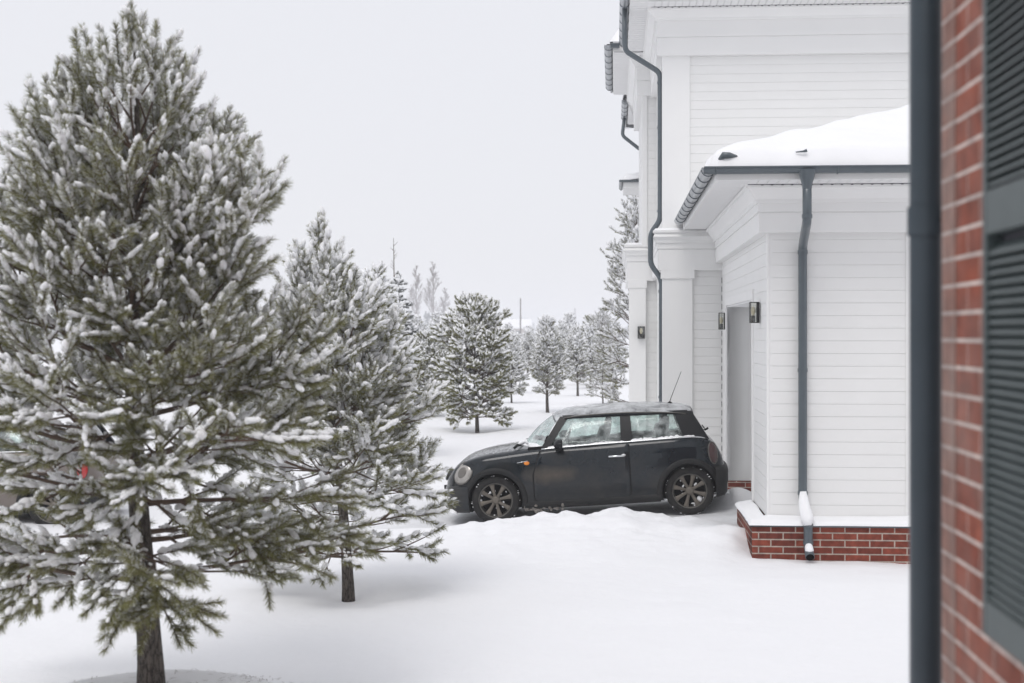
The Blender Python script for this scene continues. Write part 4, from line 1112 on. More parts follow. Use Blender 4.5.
    q = MB(); q.ext([(.45, .56), (.45, .95), (.62, .965), (.78, .93), (.80, .60)], 's', -.70, .70)
    q.v = [(p[1], p[0], p[2]) for p in q.v]; q.build('dashboard', M['interior'], r)
    # wheels
    for ax in (0, 2.467):
        for sd in (-1, 1):
            def Y(h): return sd*h
            yc = .70
            def lat(mb, prof, **k): mb.lathe([(a_, sd*b_) for a_, b_ in prof], 'y', (ax, sd*yc, .31), 48, **k)
            q = MB(); lat(q, [(.215, .072), (.225, .088), (.25, .094), (.282, .088), (.300, .074), (.3085, .05), (.3095, 0), (.3085, -.05), (.298, -.075), (.25, -.09), (.215, -.075)])
            wo = thing_wheel = q.build('wheel', M['tyre'], r, smooth_=True)
            q = MB(); lat(q, [(.222, .074), (.220, .086), (.208, .082), (.200, .060), (.19, -.05), (.205, -.07)]); q.build('rim_ring', M['rimlip'], wo, autos=40)
            q = MB(); lat(q, [(.19, -.01), (.06, -.01), (.001, -.005)]); q.build('brake_disc', M['interior'], wo, smooth_=True)
            q = MB(); ph0 = .2 if ax == 0 else .5
            for k in range(8):
                t = ph0+2*math.pi*k/8; er = Vector((math.cos(t), 0, math.sin(t))); et = Vector((-math.sin(t), 0, math.cos(t)))
                o = Vector((ax, sd*yc, .31)); rows = []
                for rr, ww, hh in ((.035, .022, .060), (.08, .019, .066), (.14, .023, .072), (.18, .029, .074), (.205, .038, .072), (.213, .042, .068)):
                    n_ = Vector((0, sd, 0))
                    rows.append([o+er*rr-et*ww+n_*(hh-.03), o+er*rr-et*ww*.95+n_*(hh-.006), o+er*rr-et*ww*.6+n_*hh, o+er*rr+et*ww*.6+n_*hh, o+er*rr+et*ww*.95+n_*(hh-.006), o+er*rr+et*ww+n_*(hh-.03)])
                q.grid([[tuple(p_) for p_ in rw] for rw in rows], flip=(sd > 0))
            q.build('spokes', M['rim'], wo, autos=50)
            q = MB(); lat(q, [(.052, .04), (.050, .066), (.044, .074), (.02, .078), (.001, .079)]); q.build('hub_cap', M['rim'], wo, smooth_=True)
            if snowy and sd < 0:
                q = MB(); rr_ = random.Random(int(ax*10)+1)
                for k in range(14):
                    t = rr_.uniform(0, 6.28); rad = rr_.choice((.10, .12, .17, .19, .195)); s_ = rr_.uniform(.008, .016)
                    lens_shape(q, (ax+rad*math.cos(t), -yc-.045, .31+rad*math.sin(t)), (0, -1, .2), s_, s_*1.2, s_, n=8, rings=2)
                if ax > 1:
                    lens_shape(q, (ax+.12, -yc-.03, .31-.11), (0, -1, .1), .035, .04, .02, n=10, rings=3)
                    lens_shape(q, (ax+.04, -yc-.03, .31-.165), (0, -1, .1), .03, .012, .02, n=10, rings=3)
                for k in range(24):
                    t = rr_.uniform(0, 6.28); rad = rr_.uniform(.296, .312); s_ = rr_.uniform(.004, .009)
                    lens_shape(q, (ax+rad*math.cos(t), -yc-rr_.uniform(.05, .08), .31+rad*math.sin(t)), (math.cos(t), -1, math.sin(t)), s_*1.8, s_, s_*.6, n=6, rings=2, back=.003)
                q.build('wheel_snow', M['snow'], wo, smooth_=True)
    if snowy:   # frozen slush hanging under the sill behind the front wheel
        q = MB(); rr_ = random.Random(12)
        for k in range(60):
            x = .38+.55*rr_.random()**1.5; z = cB(x)+rr_.uniform(-.03, .06); s_ = rr_.uniform(.012, .035)
            lens_shape(q, (x, -(side_y(x, max(z, cB(x)+.02))+.008), z), (0, -1, -.3), s_, s_*rr_.uniform(.6, 1.2), s_*.7, n=7, rings=2, back=.02)
        q.build('slush', M['slush'], r, smooth_=True)
    return r
m = mat('frost_film', (.75, .77, .79), .8)
nt = m.node_tree; b = nt.nodes['Principled BSDF']; tc = nt.nodes.new('ShaderNodeTexCoord'); n = nt.nodes.new('ShaderNodeTexNoise'); n.inputs['Scale'].default_value = 26; n.inputs['Detail'].default_value = 9
n.inputs['Roughness'].default_value = .7
nt.links.new(tc.outputs['Object'], n.inputs['Vector']); mr = nt.nodes.new('ShaderNodeMapRange'); mr.inputs['From Min'].default_value = .40; mr.inputs['From Max'].default_value = .66
mr.inputs['To Max'].default_value = .5
nt.links.new(n.outputs['Fac'], mr.inputs['Value']); nt.links.new(mr.outputs['Result'], b.inputs['Alpha']); M['frostfilm'] = m
m = m.copy(); m.name = 'roof_frost'; M['rooffrost'] = m
for n_ in m.node_tree.nodes:
    if n_.type == 'MAP_RANGE': n_.inputs['From Min'].default_value = .30; n_.inputs['From Max'].default_value = .62; n_.inputs['To Min'].default_value = .15; n_.inputs['To Max'].default_value = .75
    if n_.type == 'TEX_NOISE': n_.inputs['Scale'].default_value = 4.5
M['slush'] = mat('frozen_slush', (.16, .14, .12), .7, var=(14, .2, (.34, .32, .30)))

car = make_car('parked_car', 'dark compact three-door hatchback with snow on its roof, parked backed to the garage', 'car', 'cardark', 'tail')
Xc, Yc = (497-512)*18.15/F+.79*math.sin(A), 18.15+.79*math.cos(A)
car.location = (Xc, Yc, float(ramp_z(Xc))-.006); car.rotation_euler = (0, -R(3.27), -A)
car2 = make_car('parked_car', 'brownish grey car with red tail light, mostly hidden behind the big near pine', 'car', 'carsilver', 'redtail', snowy=0)
x_r = (88-512)*17.9/F
car2.scale = (1.10, 1.05, 1.0); car2.location = (x_r+.16-2.95*1.10, 18.7, float(ground_z(x_r-1, 18.7))-.09); car2.rotation_euler = (0, 0, R(-2))
q = MB()
P = [[(x, y, zroof(x)-.075*abs(y/.6)**2.6+.05*min(1, max(0, (.6-abs(y))/.1))*min(1, max(0, (x-.8)/.1), max(0, (2.56-x)/.1))) for y in np.linspace(-.6, .6, 25)] for x in np.linspace(.81, 2.56, 40)]
q.grid(P); q.build('snow', M['snow'], car2, smooth_=True)

# ------------------------------------------------------------------ TREES 
def ico(sub):
    bm = bmesh.new(); bmesh.ops.create_icosphere(bm, subdivisions=sub, radius=1)
    v = np.array([p.co[:] for p in bm.verts]); f = np.array([[q.index for q in p.verts] for p in bm.faces]); bm.free(); return v, f
ICO2, ICO1 = ico(2), ico(1)
def nrmz(a): return a/np.maximum(np.linalg.norm(a, axis=-1, keepdims=True), 1e-9)
def grow_tree(seed, H, zlow, ages, prof, elev, trop, whorl=.34, nb=5, drop=.12, lean=(0, 0), ratio=.80, airy=0., shoot=1., env=None, topthin=0., lmin=.09, lmax=.26):
    rnd = random.Random(seed); segs = []; bf = [1.]
    def rv(s): return Vector((rnd.gauss(0, s), rnd.gauss(0, s), rnd.gauss(0, s)))
    def grow(p, d, L, age, order, hz, dr):
        if age < 1: return
        L = min(lmax*1.15, max(lmin, L)); tr = trop(hz)
        if age == 1: L = max(L, (.10+.11*hz)*rnd.uniform(.75, 1.2)*shoot*(1.30 if order <= 2 else .85))
        d = (d+UP*tr*(.5 if age > 2 else (1.2 if age == 2 else 2.3))+rv(.06)).normalized()
        e = p+d*L
        if env:
            rr_, lim = math.hypot(e.x-ax(e.z).x, e.y-ax(e.z).y), env(e.z)
            lim *= bf[0]
            if age > 1 and rr_ > lim*rnd.uniform(.9, 1.08):
                if rr_ > 1.2*lim: return
                age = 1; L *= 1.25; e = p+d*L
            elif age == 1 and rr_ > 1.22*lim: return
        segs.append((p.copy(), e.copy(), age, order, d.copy(), L, hz))
        if age <= 1: return
        grow(e, d, L*rnd.uniform(.85, 1.08), age-1, order, hz, dr)
        n = 3 if order == 1 else (2 if order == 2 else 1)
        if age == 2 and order < 3: n += 1
        if order >= 4: return
        ph = rnd.uniform(0, 6.28)
        for k in range(n):
            if rnd.random() < dr*(1 if order < 2 else 1.7): continue
            a = d.cross(UP)
            if a.length < .2: a = d.cross(Vector((1, 0, 0)))
            a.normalize(); b = a.cross(d)
            sgn = (1 if k % 2 == 0 else -1)
            t = rnd.gauss(0, .6)+(0 if sgn > 0 else math.pi)
            if abs(d.z) > .7: t = ph+2*math.pi*k/n
            w = a*math.cos(t)+b*math.sin(t)
            ang = R(rnd.uniform(30, 50))
            grow(e, (d*math.cos(ang)+w*math.sin(ang)).normalized(), L*ratio*rnd.uniform(.75, 1.12), min(age-1, 4), order+1, hz, dr)
    def ax(z):  # trunk centre
        t = z/H; return Vector((lean[0]*t+.03*math.sin(z*1.7+seed), lean[1]*t+.03*math.cos(z*1.3+seed), z))
    z = zlow; wh = []
    while z < H-.25:
        wh.append(z); z += whorl*rnd.uniform(.85, 1.15)*(1-.25*(z/H))
    nwh = len(wh)
    for i, z in enumerate(wh):
        hz = (z-zlow)/(H-zlow); yrs = min(ages, nwh-i+1)
        n = nb+rnd.choice((-1, 0, 0, 1)); ph = rnd.uniform(0, 6.28)
        for k in range(n):
            az = ph+2*math.pi*(k+rnd.uniform(-.2, .2))/n
            bf[0] = rnd.uniform(.74, 1.10)
            if hz > .72 and rnd.random() < topthin: continue
            low = max(0, 1-hz/.32)*airy
            if rnd.random() < low*.25: continue
            Rr = prof(hz)*rnd.uniform(.68, 1.14)
            Rr *= 1-.3*max(0, elev(hz)-30)/45
            yy = max(1, min(yrs, int(round(Rr/.17)))); L = Rr/yy
            el = R(elev(hz)+rnd.uniform(-8, 8))
            grow(ax(z)+Vector((0, 0, rnd.uniform(-.05, .05))), Vector((math.cos(az)*math.cos(el), math.sin(az)*math.cos(el), math.sin(el))), L, yy, 1, hz, min(.6, drop+low*.38+topthin*.6*max(0, hz-.45)))
    # leader cluster
    top = ax(H-.30)
    segs.append((ax(H-.62), top, 2, 1, UP.copy(), .32, 1.0)); segs.append((top, ax(H), 1, 1, UP.copy(), .3, 1.0))
    for k in range(6):
        az = k*1.047+rnd.random()*.4; ti = R(rnd.uniform(8, 24)); segs.append((top, top+Vector((math.cos(az)*math.sin(ti), math.sin(az)*math.sin(ti), math.cos(ti)))*rnd.uniform(.18, .27), 1, 2, Vector((math.cos(az)*math.sin(ti), math.sin(az)*math.sin(ti), math.cos(ti))), .24, 1.0))
    return segs, ax
def build_tree(root, seed, segs, ax, H, rbase, dens=420, nlen=.052, nwid=.0042, snow=1.0, needle_ages=2, ndl='needle', bsize=1.0, icos=None, twigmin=.0022, frost=.35, forward=(.45, 1.0), lumps=1.0):
    rs = np.random.RandomState(seed)
    # trunk
    q = MB(); n = 26
    zz = [H*i/n*.985 for i in range(n+1)]
    q.tube([(ax(z).x, ax(z).y, z-.12 if z == 0 else z) for z in zz], [max(.006, rbase*(1-z/H)**.85+(.25*rbase*math.exp(-z/.12))) for z in zz], 14)
    q.build('trunk', M['bark'], root, smooth_=True)
    # branches
    P0 = np.array([s[0] for s in segs]); P1 = np.array([s[1] for s in segs]); AG = np.array([s[2] for s in segs], float); OR = np.array([s[3] for s in segs]); D = np.array([s[4] for s in segs]); L = np.array([s[5] for s in segs]); HZ = np.array([s[6] for s in segs])
    k = 5; up = np.array([0, 0, 1.])
    a = np.cross(D, up+.01*rs.randn(len(D), 3)); a = nrmz(a); b = np.cross(D, a)
    r0 = twigmin+.0012*(AG**1.42)*(rbase/.09)**.5; r1 = twigmin+.0012*(np.maximum(AG-.9, .1)**1.42)*(rbase/.09)**.5
    th = 2*math.pi*np.arange(k)/k
    ring = a[:, None]*np.cos(th)[None, :, None]+b[:, None]*np.sin(th)[None, :, None]
    V0 = P0[:, None]+ring*r0[:, None, None]; V1 = P1[:, None]+ring*r1[:, None, None]
    V = np.concatenate([V0, V1], 1).reshape(-1, 3); base = (np.arange(len(D))*2*k)[:, None]
    j = np.arange(k); f = np.stack([j, (j+1) % k, k+(j+1) % k, k+j], -1)
    Fc = (base[:, :, None]+f[None]).reshape(-1, 4); np_mesh('branches', V, Fc, M['twig'], root, smooth_=True)
    # needles
    sel = np.where(AG <= needle_ages)[0]
    cnt = np.maximum(3, (dens*L[sel]*np.where(AG[sel] > 1.5, .6, 1.25)).astype(int)); idx = np.repeat(sel, cnt); N = len(idx)
    u = rs.rand(N)**.9; p = P0[idx]+(P1[idx]-P0[idx])*(u*1.0)[:, None]
    ph = rs.rand(N)*2*math.pi; ang = rs.uniform(*forward, N)*np.where(u > .93, .55, 1)
    w = a[idx]*np.cos(ph)[:, None]+b[idx]*np.sin(ph)[:, None]
    nd = D[idx]*np.cos(ang)[:, None]+w*np.sin(ang)[:, None]
    ln = nlen*rs.uniform(.75, 1.2, N)
    sd = nrmz(np.cross(nd, rs.randn(N, 3)))*(nwid*.5*rs.uniform(.7, 1.3, N))[:, None]
    tip = p+nd*ln[:, None]-up*(.12*ln)[:, None]*rs.rand(N)[:, None]
    V = np.stack([p-sd, p+sd, tip+sd*.25, tip-sd*.25], 1).reshape(-1, 3); Fc = np.arange(4*N).reshape(N, 4)
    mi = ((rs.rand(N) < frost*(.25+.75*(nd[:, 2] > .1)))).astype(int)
    np_mesh('needles', V, Fc, [M[ndl], M['frost']], root, mi=mi)
    # snow: clusters of small lumps resting on the upper side of the shoots
    iv, if_ = icos or ICO2
    cen, A1, A2, A3 = [], [], [], []
    horiz = np.sqrt(np.maximum(0, 1-D[:, 2]**2))
    nz = vnoise(P0[:, 0]*3.1+P0[:, 2]*1.9+seed, P0[:, 1]*3.1+P0[:, 2]*2.6)+.5*vnoise(P0[:, 0]*8+seed, P0[:, 1]*8+P0[:, 2]*7)
    cov = snow*(.36+.38*horiz)*np.clip(.62+.60*HZ, 0, 1.05)+.62*nz
    amount = np.where(cov > .50, np.clip(1.0+1.6*(cov-.50), .9, 1.8), np.where(cov > .27, .28, .0))
    amount = amount*np.where(AG <= needle_ages, 1, .5*horiz)*rs.uniform(.6, 1.3, len(D))
    num = np.floor(amount*L/.027*lumps+rs.rand(len(D))*.8).astype(int); num[amount < .12] = 0
    s_ = np.repeat(np.arange(len(D)), num); n_ = len(s_)
    u = rs.rand(n_); steep = (horiz[s_] < .5)
    u = np.where(steep & (AG[s_] <= 1), rs.beta(2.2, 1.1, n_)*1.03, u*1.05-.03)
    nl = AG[s_] <= needle_ages
    c = P0[s_]+(P1[s_]-P0[s_])*u[:, None]
    sz = rs.lognormal(-.05, .22, n_)*bsize*np.where(nl, 1, .6)*(1+.25*np.clip(amount[s_]-1, 0, 1))*np.where((u < .12) & (AG[s_] <= 2), 1.25, 1)
    c = c+up*((.010+.014*horiz[s_])*bsize)[:, None]+rs.randn(n_, 3)*np.array([.010, .010, .005])*bsize*np.where(nl, 1, .35)[:, None]
    t = D[s_]; sx = a[s_]; uz = np.cross(sx, t); uz = uz*np.sign(uz[:, 2]+1e-9)[:, None]
    A1 = t*(.0235*sz*rs.uniform(.9, 1.5, n_))[:, None]; A2 = sx*(.0148*sz)[:, None]; A3 = uz*(.0115*sz)[:, None]; C = c
    jit = 1+.13*rs.randn(n_, len(iv))
    vv = iv[None]*jit[:, :, None]
    zc = vv[:, :, 2]
    V = C[:, None]+A1[:, None]*vv[:, :, :1]+A2[:, None]*vv[:, :, 1:2]+A3[:, None]*zc[:, :, None]
    Fc = (np.arange(n_)*len(iv))[:, None, None]+if_[None]
    np_mesh('snow', V.reshape(-1, 3), Fc.reshape(-1, 3), M['twigsnow'], root, smooth_=True)
    return len(segs)

def gz(x, y): return float(ground_z(x, y))
# the big near pine
SEED1, SEED2 = 33, 13
def prof1(h): return float(np.interp(h, [0, .12, .3, .5, .7, .85, 1], [1.55, 1.72, 1.62, 1.40, 1.08, .48, .12]))
t1 = thing('pine_tree', 'tallest snowy pine at the left, thick trunk standing on a small snow mound', 'pine tree', (T1[0], T1[1], gz(*T1)-.03))
H1 = 4.30
segs, ax = grow_tree(SEED1, H1, .68, 7, prof1, lambda h: -2+58*h, lambda h: (-.04 if h < .25 else .04)+.34*h, whorl=.27, nb=5, lean=(-.12, 0), drop=.25, airy=.30, shoot=1.6, topthin=.55, env=lambda z: float(np.interp(z, [.4, .82, 1.2, 1.82, 2.45, 3.07, 3.38, 3.7, 4.0, 4.32, 4.45], [1.15, 1.3, 1.42, 1.38, 1.25, 1.06, .95, .72, .40, .13, .02])))
build_tree(t1, 1, segs, ax, H1, .080, dens=1000, nlen=.048, nwid=.0034, needle_ages=2, snow=1.05, frost=.38, forward=(.5, 1.1), bsize=.95)
# the second pine just behind it
def prof2(h): return float(np.interp(h, [0, .15, .4, .65, .85, 1], [1.15, 1.25, 1.1, .66, .42, .14]))
t2 = thing('pine_tree', 'second snowy pine just right of and behind the tallest one, in front of the car', 'pine tree', (*TREE2, gz(*TREE2)-.03))
H2 = 3.55
segs, ax = grow_tree(SEED2, H2, .48, 6, prof2, lambda h: 2+56*h, lambda h: .04+.30*h, whorl=.25, nb=5, lean=(-.27, 0), airy=.35, shoot=1.5, drop=.30, topthin=.4, env=lambda z: float(np.interp(z, [.25, .5, .75, 1.05, 1.52, 2.03, 2.2, 2.68, 3.04, 3.3, 3.55], [.6, .98, 1.06, .98, 1.05, .86, .78, .62, .46, .30, .08])))
build_tree(t2, 2, segs, ax, H2, .055, dens=700, nlen=.052, nwid=.0044, needle_ages=2, snow=1.3, bsize=1.05, frost=.45, forward=(.5, 1.1))
# needles and crumbs of snow shaken onto the mound
rs = np.random.RandomState(4); n_ = 420; rr = 1.15*rs.rand(n_)**.6; aa = rs.rand(n_)*6.283
px_ = T1[0]+.05+rr*np.cos(aa); py_ = T1[1]+rr*np.sin(aa); pz_ = ground_z(px_, py_)+.004; th = rs.rand(n_)*3.14; ll = rs.uniform(.012, .03, n_)
dx, dy = np.cos(th)*ll, np.sin(th)*ll; wx, wy = -np.sin(th)*.0016, np.cos(th)*.0016
V = np.stack([np.stack([px_-dx-wx, py_-dy-wy, pz_], -1), np.stack([px_+dx-wx, py_+dy-wy, pz_+.002], -1), np.stack([px_+dx+wx, py_+dy+wy, pz_+.002], -1), np.stack([px_-dx+wx, py_-dy+wy, pz_], -1)], 1).reshape(-1, 3)
o = np_mesh('fallen_needles', V, np.arange(4*n_).reshape(n_, 4), M['twig']); tag(o, 'dry needles scattered on the snow mound under the tallest pine', 'litter', kind='stuff')
# mid-distance pines
def place(root, px, Y, rot=0, sc_=1., label=None, sink=.05):
    X = (px-512)*Y/F; return dup(root, (X, Y, gz(X, Y)-sink), rot, sc_, label)
def midtree(px, Y, ytop, rad, label, seed, ndl='needle', snow=1.0, dens=260, elev=None, trop=None, zlow=.6, ages=5, nb=6, whorl=.30, cat='pine tree', nwid=.012, bsize=1.7, name='pine_tree', group=None, frost=.45, prof=None, drop=.12, rb=.05, na=2, nlen=.062):
    X = (px-512)*Y/F; z0 = gz(X, Y)-.04; H = CAMZ+(HY-ytop)*Y/F-z0
    r = thing(name, label, cat, (X, Y, z0), group=group)
    pf = prof or [0.78, 1.0, .95, .7, .42, .12]
    segs, ax = grow_tree(seed, H, zlow, ages, lambda h: rad*float(np.interp(h, [0, .15, .4, .65, .85, 1], pf)), elev or (lambda h: 10+50*h), trop or (lambda h: .02+.15*h), whorl=whorl, nb=nb, drop=drop)
    build_tree(r, seed, segs, ax, H, rb, dens=dens, nlen=nlen, nwid=nwid, needle_ages=na, snow=snow, bsize=bsize, lumps=.55, icos=ICO1 if Y > 30 else ICO2, twigmin=.005, ndl=ndl, frost=frost); return r
m3 = midtree(376, 27.5, 272, 1.05, 'snow-laden pine seen above and between the second pine and the dark-topped spruce', 31, snow=1.5, frost=.5, drop=.25)
m4 = midtree(476, 35.2, 304, 1.38, 'dark round pine with a short bare trunk, beyond the front of the dark car', 33, snow=1.25, dens=330, prof=[.85, 1., 1., .92, .72, .35], ages=6, zlow=.45, nwid=.013, frost=.22, drop=.3, bsize=1.7)
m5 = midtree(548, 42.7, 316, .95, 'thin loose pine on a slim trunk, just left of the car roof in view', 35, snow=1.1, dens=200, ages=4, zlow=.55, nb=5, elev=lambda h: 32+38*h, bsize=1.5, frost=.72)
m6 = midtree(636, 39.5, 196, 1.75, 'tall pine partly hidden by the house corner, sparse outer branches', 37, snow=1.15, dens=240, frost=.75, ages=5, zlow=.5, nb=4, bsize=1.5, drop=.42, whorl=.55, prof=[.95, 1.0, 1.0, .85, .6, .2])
# spruce
sp = midtree(399, 44, 272, .95, 'dark-topped snowy spruce with a long thin leader, rising behind the mid pines', 41, ndl='needle_dark', snow=.9, dens=300, ages=5, zlow=.2, elev=lambda h: -8+25*h, trop=lambda h: .0, prof=[1., .95, .72, .45, .22, .05], cat='spruce', name='spruce_tree', frost=.2, bsize=2.0)
q = MB(); zt = CAMZ+(HY-238)*44/F-sp.location.z; h0 = CAMZ+(HY-280)*44/F-sp.location.z
q.tube([(-.15, 0, h0), (-.17, 0, zt)], [.018, .008], 6)
rnd = random.Random(1)
for k in range(14):
    z = h0+(zt-h0)*k/16; a_ = rnd.uniform(0, 6.28); q.tube([(-.16, 0, z), (-.16+.12*math.cos(a_), .12*math.sin(a_), z+.12)], [.008, .004], 4)
q.build('leader', M['twig'], sp)
bg = 'young snowy pines growing beyond the driveway'
bgdef = [
 (m4, 428, 41, 1.3, .72, 'bushy snow-laden pine filling the gap left of the round dark pine'),
 (m3, 447, 52, .4, .80, 'small white-topped pine peeking out just left of the round dark pine'),
 (m3, 512, 49, 2.2, .66, 'low snowy pine between the round dark pine and the thin loose pine'),
 (m5, 577, 55, 2.0, .95, 'pale hazy pine just right of the thin loose pine'),
 (m4, 596, 66, .9, .95, 'greyish hazy pine left of the tall pine by the house corner'),
 (m3, 562, 78, 4.1, .85, 'faint far pine showing between the two thin pale pines'),
 (m5, 528, 74, 5.0, .9, 'faint slim pine in front of the snowy-roofed cottage wall'),
 (m5, 515, 58, 3.3, .85, 'slim pale pine touching the right flank of the round dark pine'),
 (m6, 603, 48, 2.6, .52, 'low drooping pine left of the house corner, at the snow line'),
 (m3, 352, 42, 3.0, .92, 'snowy pine top showing left of the spruce leader'),
 (m4, 300, 46, 2.0, 1.0, 'snowy pine in the gap between the two near pines'),
 (m3, 240, 38, 5.2, .9, 'snowy pine mostly behind the right side of the tallest pine'),
 (m4, 170, 52, 4.0, 1.1, 'snowy pine hidden behind the trunk of the tallest pine'),
 (m5, 90, 44, 1.0, 1.0, 'slim snowy pine behind the left side of the tallest pine'),
 (m3, 10, 40, 2.7, 1.0, 'snowy pine at the left edge behind the tallest pine'),
]
for (src, px, Y, rot, s_, lb) in bgdef:
    o = place(src, px, Y, rot, s_, lb); o['group'] = bg
for o in (m3, m4, m5, m6): o['group'] = bg
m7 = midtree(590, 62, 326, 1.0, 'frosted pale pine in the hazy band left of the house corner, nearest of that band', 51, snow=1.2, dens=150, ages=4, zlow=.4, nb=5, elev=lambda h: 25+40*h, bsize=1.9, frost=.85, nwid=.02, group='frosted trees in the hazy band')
for i, (px, Y, rot, s_, lb) in enumerate([
 (612, 70, 1., 1.1, 'frosted tree in the hazy band touching the house corner'),
 (568, 84, 2., 1.25, 'frosted tree in the hazy band above the car windscreen'),
 (604, 95, 3., 1.3, 'frosted tree, paler and farther, left of the house corner'),
 (545, 92, 4., 1.2, 'frosted tree in the hazy band directly behind the thin loose pine'),
 (528, 88, .5, 1.0, 'frosted tree below the cottage roof, right side'),
 (507, 96, 1.5, 1.1, 'frosted tree below the cottage roof, left side'),
 (458, 80, 2.5, 1.1, 'frosted tree behind the left shoulder of the round dark pine'),
 (438, 90, 3.5, 1.3, 'frosted tree at the foot of the birches'),
 (418, 75, 4.5, 1.2, 'frosted tree just right of the dark-topped spruce'),
 (330, 85, .2, 1.3, 'frosted tree far behind the second pine'),
 (270, 78, 1.2, 1.3, 'frosted tree far behind the gap right of the tallest pine'),
 (205, 90, 2.2, 1.4, 'frosted tree far behind the right half of the tallest pine'),
 (110, 82, 3.2, 1.4, 'frosted tree far behind the left half of the tallest pine'),
 (40, 95, 4.2, 1.4, 'frosted tree far behind the left edge of the tallest pine'),
]):
    o = place(m7, px, Y, rot, s_, lb); o['group'] = 'frosted trees in the hazy band'
# bare birches far off
def birch(px, Y, ytop, label, seed, spread=.55):
    X = (px-512)*Y/F; z0 = gz(X, Y)-.3; H = CAMZ+(HY-ytop)*Y/F-z0
    r = thing('birch_tree', label, 'birch tree', (X, Y, z0), group='bare birches in the haze'); rnd = random.Random(seed)
    q = MB(); q.tube([(0, 0, 0), (.1, 0, H*.5), (0, 0, H)], [.25, .17, .05], 7); q.build('trunk', M['birch'], r)
    q = MB()
    def br(p, d, L, rad, o):
        e = p+d*L; m_ = p+d*L*.5+Vector((rnd.gauss(0, .05*L), rnd.gauss(0, .05*L), 0)); q.tube([p, m_, e], [rad, rad*.7, rad*.4], 4, cap=False)
        if o >= 3: return
        for k in range(8 if o == 1 else 6):
            t = rnd.uniform(.25, 1); pp = p+d*L*t; dd = (d+Vector((rnd.gauss(0, .38), rnd.gauss(0, .38), rnd.gauss(.12, .18)))).normalized()
            br(pp, dd, L*rnd.uniform(.4, .6), max(.028, rad*.5), o+1)
    z = H*.25
    while z < H*.97:
        a_ = rnd.uniform(0, 6.28); L = spread*(H-z)*.45+.7; d = Vector((math.cos(a_)*.5, math.sin(a_)*.5, 1)).normalized(); br(Vector((0, 0, z)), d, L, .09, 1); z += H*.035
    q.build('branches', M['birch'], r); return r
birch(433, 430, 262, 'tall bare birch fading in the haze, right one of the pair above the pines', 3)
birch(416, 450, 265, 'tall bare birch fading in the haze, beside the spruce leader', 8)
birch(445, 470, 288, 'shorter faint birch at the right foot of the tall birch', 11)
# far spruces, dark clumps, cottage, poles
def cone_spruce(mb, x, y, z, H, r, rnd, k=7):
    for i in range(k):
        t = i/k; zz = z+H*(.08+.92*t); rr = r*(1-t)**.9+.05; h = H*.30*(1-t*.5)
        n = 11; top = (x, y, min(z+H, zz+h)); vs = [top]
        for j in range(n):
            a_ = 2*math.pi*j/n+i; q_ = rr*(1 if j % 2 else .62)*rnd.uniform(.8, 1.15); vs.append((x+q_*math.cos(a_), y+q_*math.sin(a_), zz-rnd.uniform(0, .06)*H))
        mb.add(vs, [(0, 1+j, 1+(j+1) % n) for j in range(n)])
rnd = random.Random(17)
M['farspruce'] = mat('far_spruce', (.04, .05, .045), .8, var=(.6, .12, (.40, .42, .44)))
for (px, Y, yt, lb) in ((505, 560, 317, 'leftmost of the dark far spruces above the cottage roof'), (513, 600, 318, 'middle dark far spruce above the cottage roof'), (521, 580, 316, 'rightmost dark far spruce above the cottage roof, beside the pole')):
    X = (px-512)*Y/F; H = CAMZ+(HY-yt)*Y/F; o = thing('spruce_tree', lb, 'spruce', (X, Y, 0), group='dark spruces beyond the cottage')
    q = MB(); cone_spruce(q, 0, 0, .3, H-.3, 2.4, rnd); q.build('crown', M['farspruce'], o); q = MB(); q.tube([(0, 0, 0), (0, 0, H*.8)], [.12, .04], 6); q.build('trunk', M['bark'], o)
q = MB(); rnd = random.Random(29)
for k in range(420):
    Y = rnd.uniform(650, 1100); px = rnd.uniform(-260, 900); X = (px-512)*Y/F; hgt = CAMZ+(HY-rnd.gauss(324.5, 2.5))*Y/F
    cone_spruce(q, X, Y, -.5, max(2, hgt)+1.5, rnd.uniform(3, 6), rnd, 4)
f_ = q.build('distant_forest', M['farspruce']); tag(f_, 'hazy line of distant woodland along the horizon', 'forest', kind='stuff')
q = MB(); rnd = random.Random(44)
for k in range(110):
    Y = rnd.uniform(480, 620); px = rnd.uniform(425, 452) if k < 26 else rnd.uniform(-200, 640); X = (px-512)*Y/F
    yt = rnd.gauss(314, 3) if k < 26 else rnd.gauss(329, 3)
    cone_spruce(q, X, Y, -.5, CAMZ+(HY-yt)*Y/F+.5, rnd.uniform(2.4, 4.2), rnd, 5)
f_ = q.build('hazy_thicket', M['farspruce']); tag(f_, 'blurred bluish thicket standing beyond the young pines', 'thicket', kind='stuff')
# cottage
Yh = 384; xa, xb = (494-512)*Yh/F, (531-512)*Yh/F
ct = thing('cottage', 'small far cottage with a snow-covered roof, seen over the young pines', 'house', ((xa+xb)/2, Yh, 0)); hw = (xb-xa)/2
M['cotwall'] = mat('cottage_wall', (.50, .46, .43), .8); M['cotwin'] = mat('cottage_window', (.16, .17, .18), .3)
q = MB(); q.box(-hw+.5, hw-.4, 0, 7, -.5, 3.9); q.add([(hw-.4, 0, 3.9), (hw-.4, 7, 3.9), (hw-.4, 3.5, 5.7)], [(0, 1, 2)]); q.add([(-hw+.5, 0, 3.9), (-hw+.5, 7, 3.9), (-hw+.5, 3.5, 5.7)], [(0, 2, 1)]); q.build('wall', M['cotwall'], ct)
q = MB(); q.ext([(-.6, 3.6), (3.5, 5.8), (7.6, 3.6), (7.6, 4.0), (3.5, 6.2), (-.6, 4.0)], 's', -hw, hw+.2); q.build('roof', M['snow'], ct)
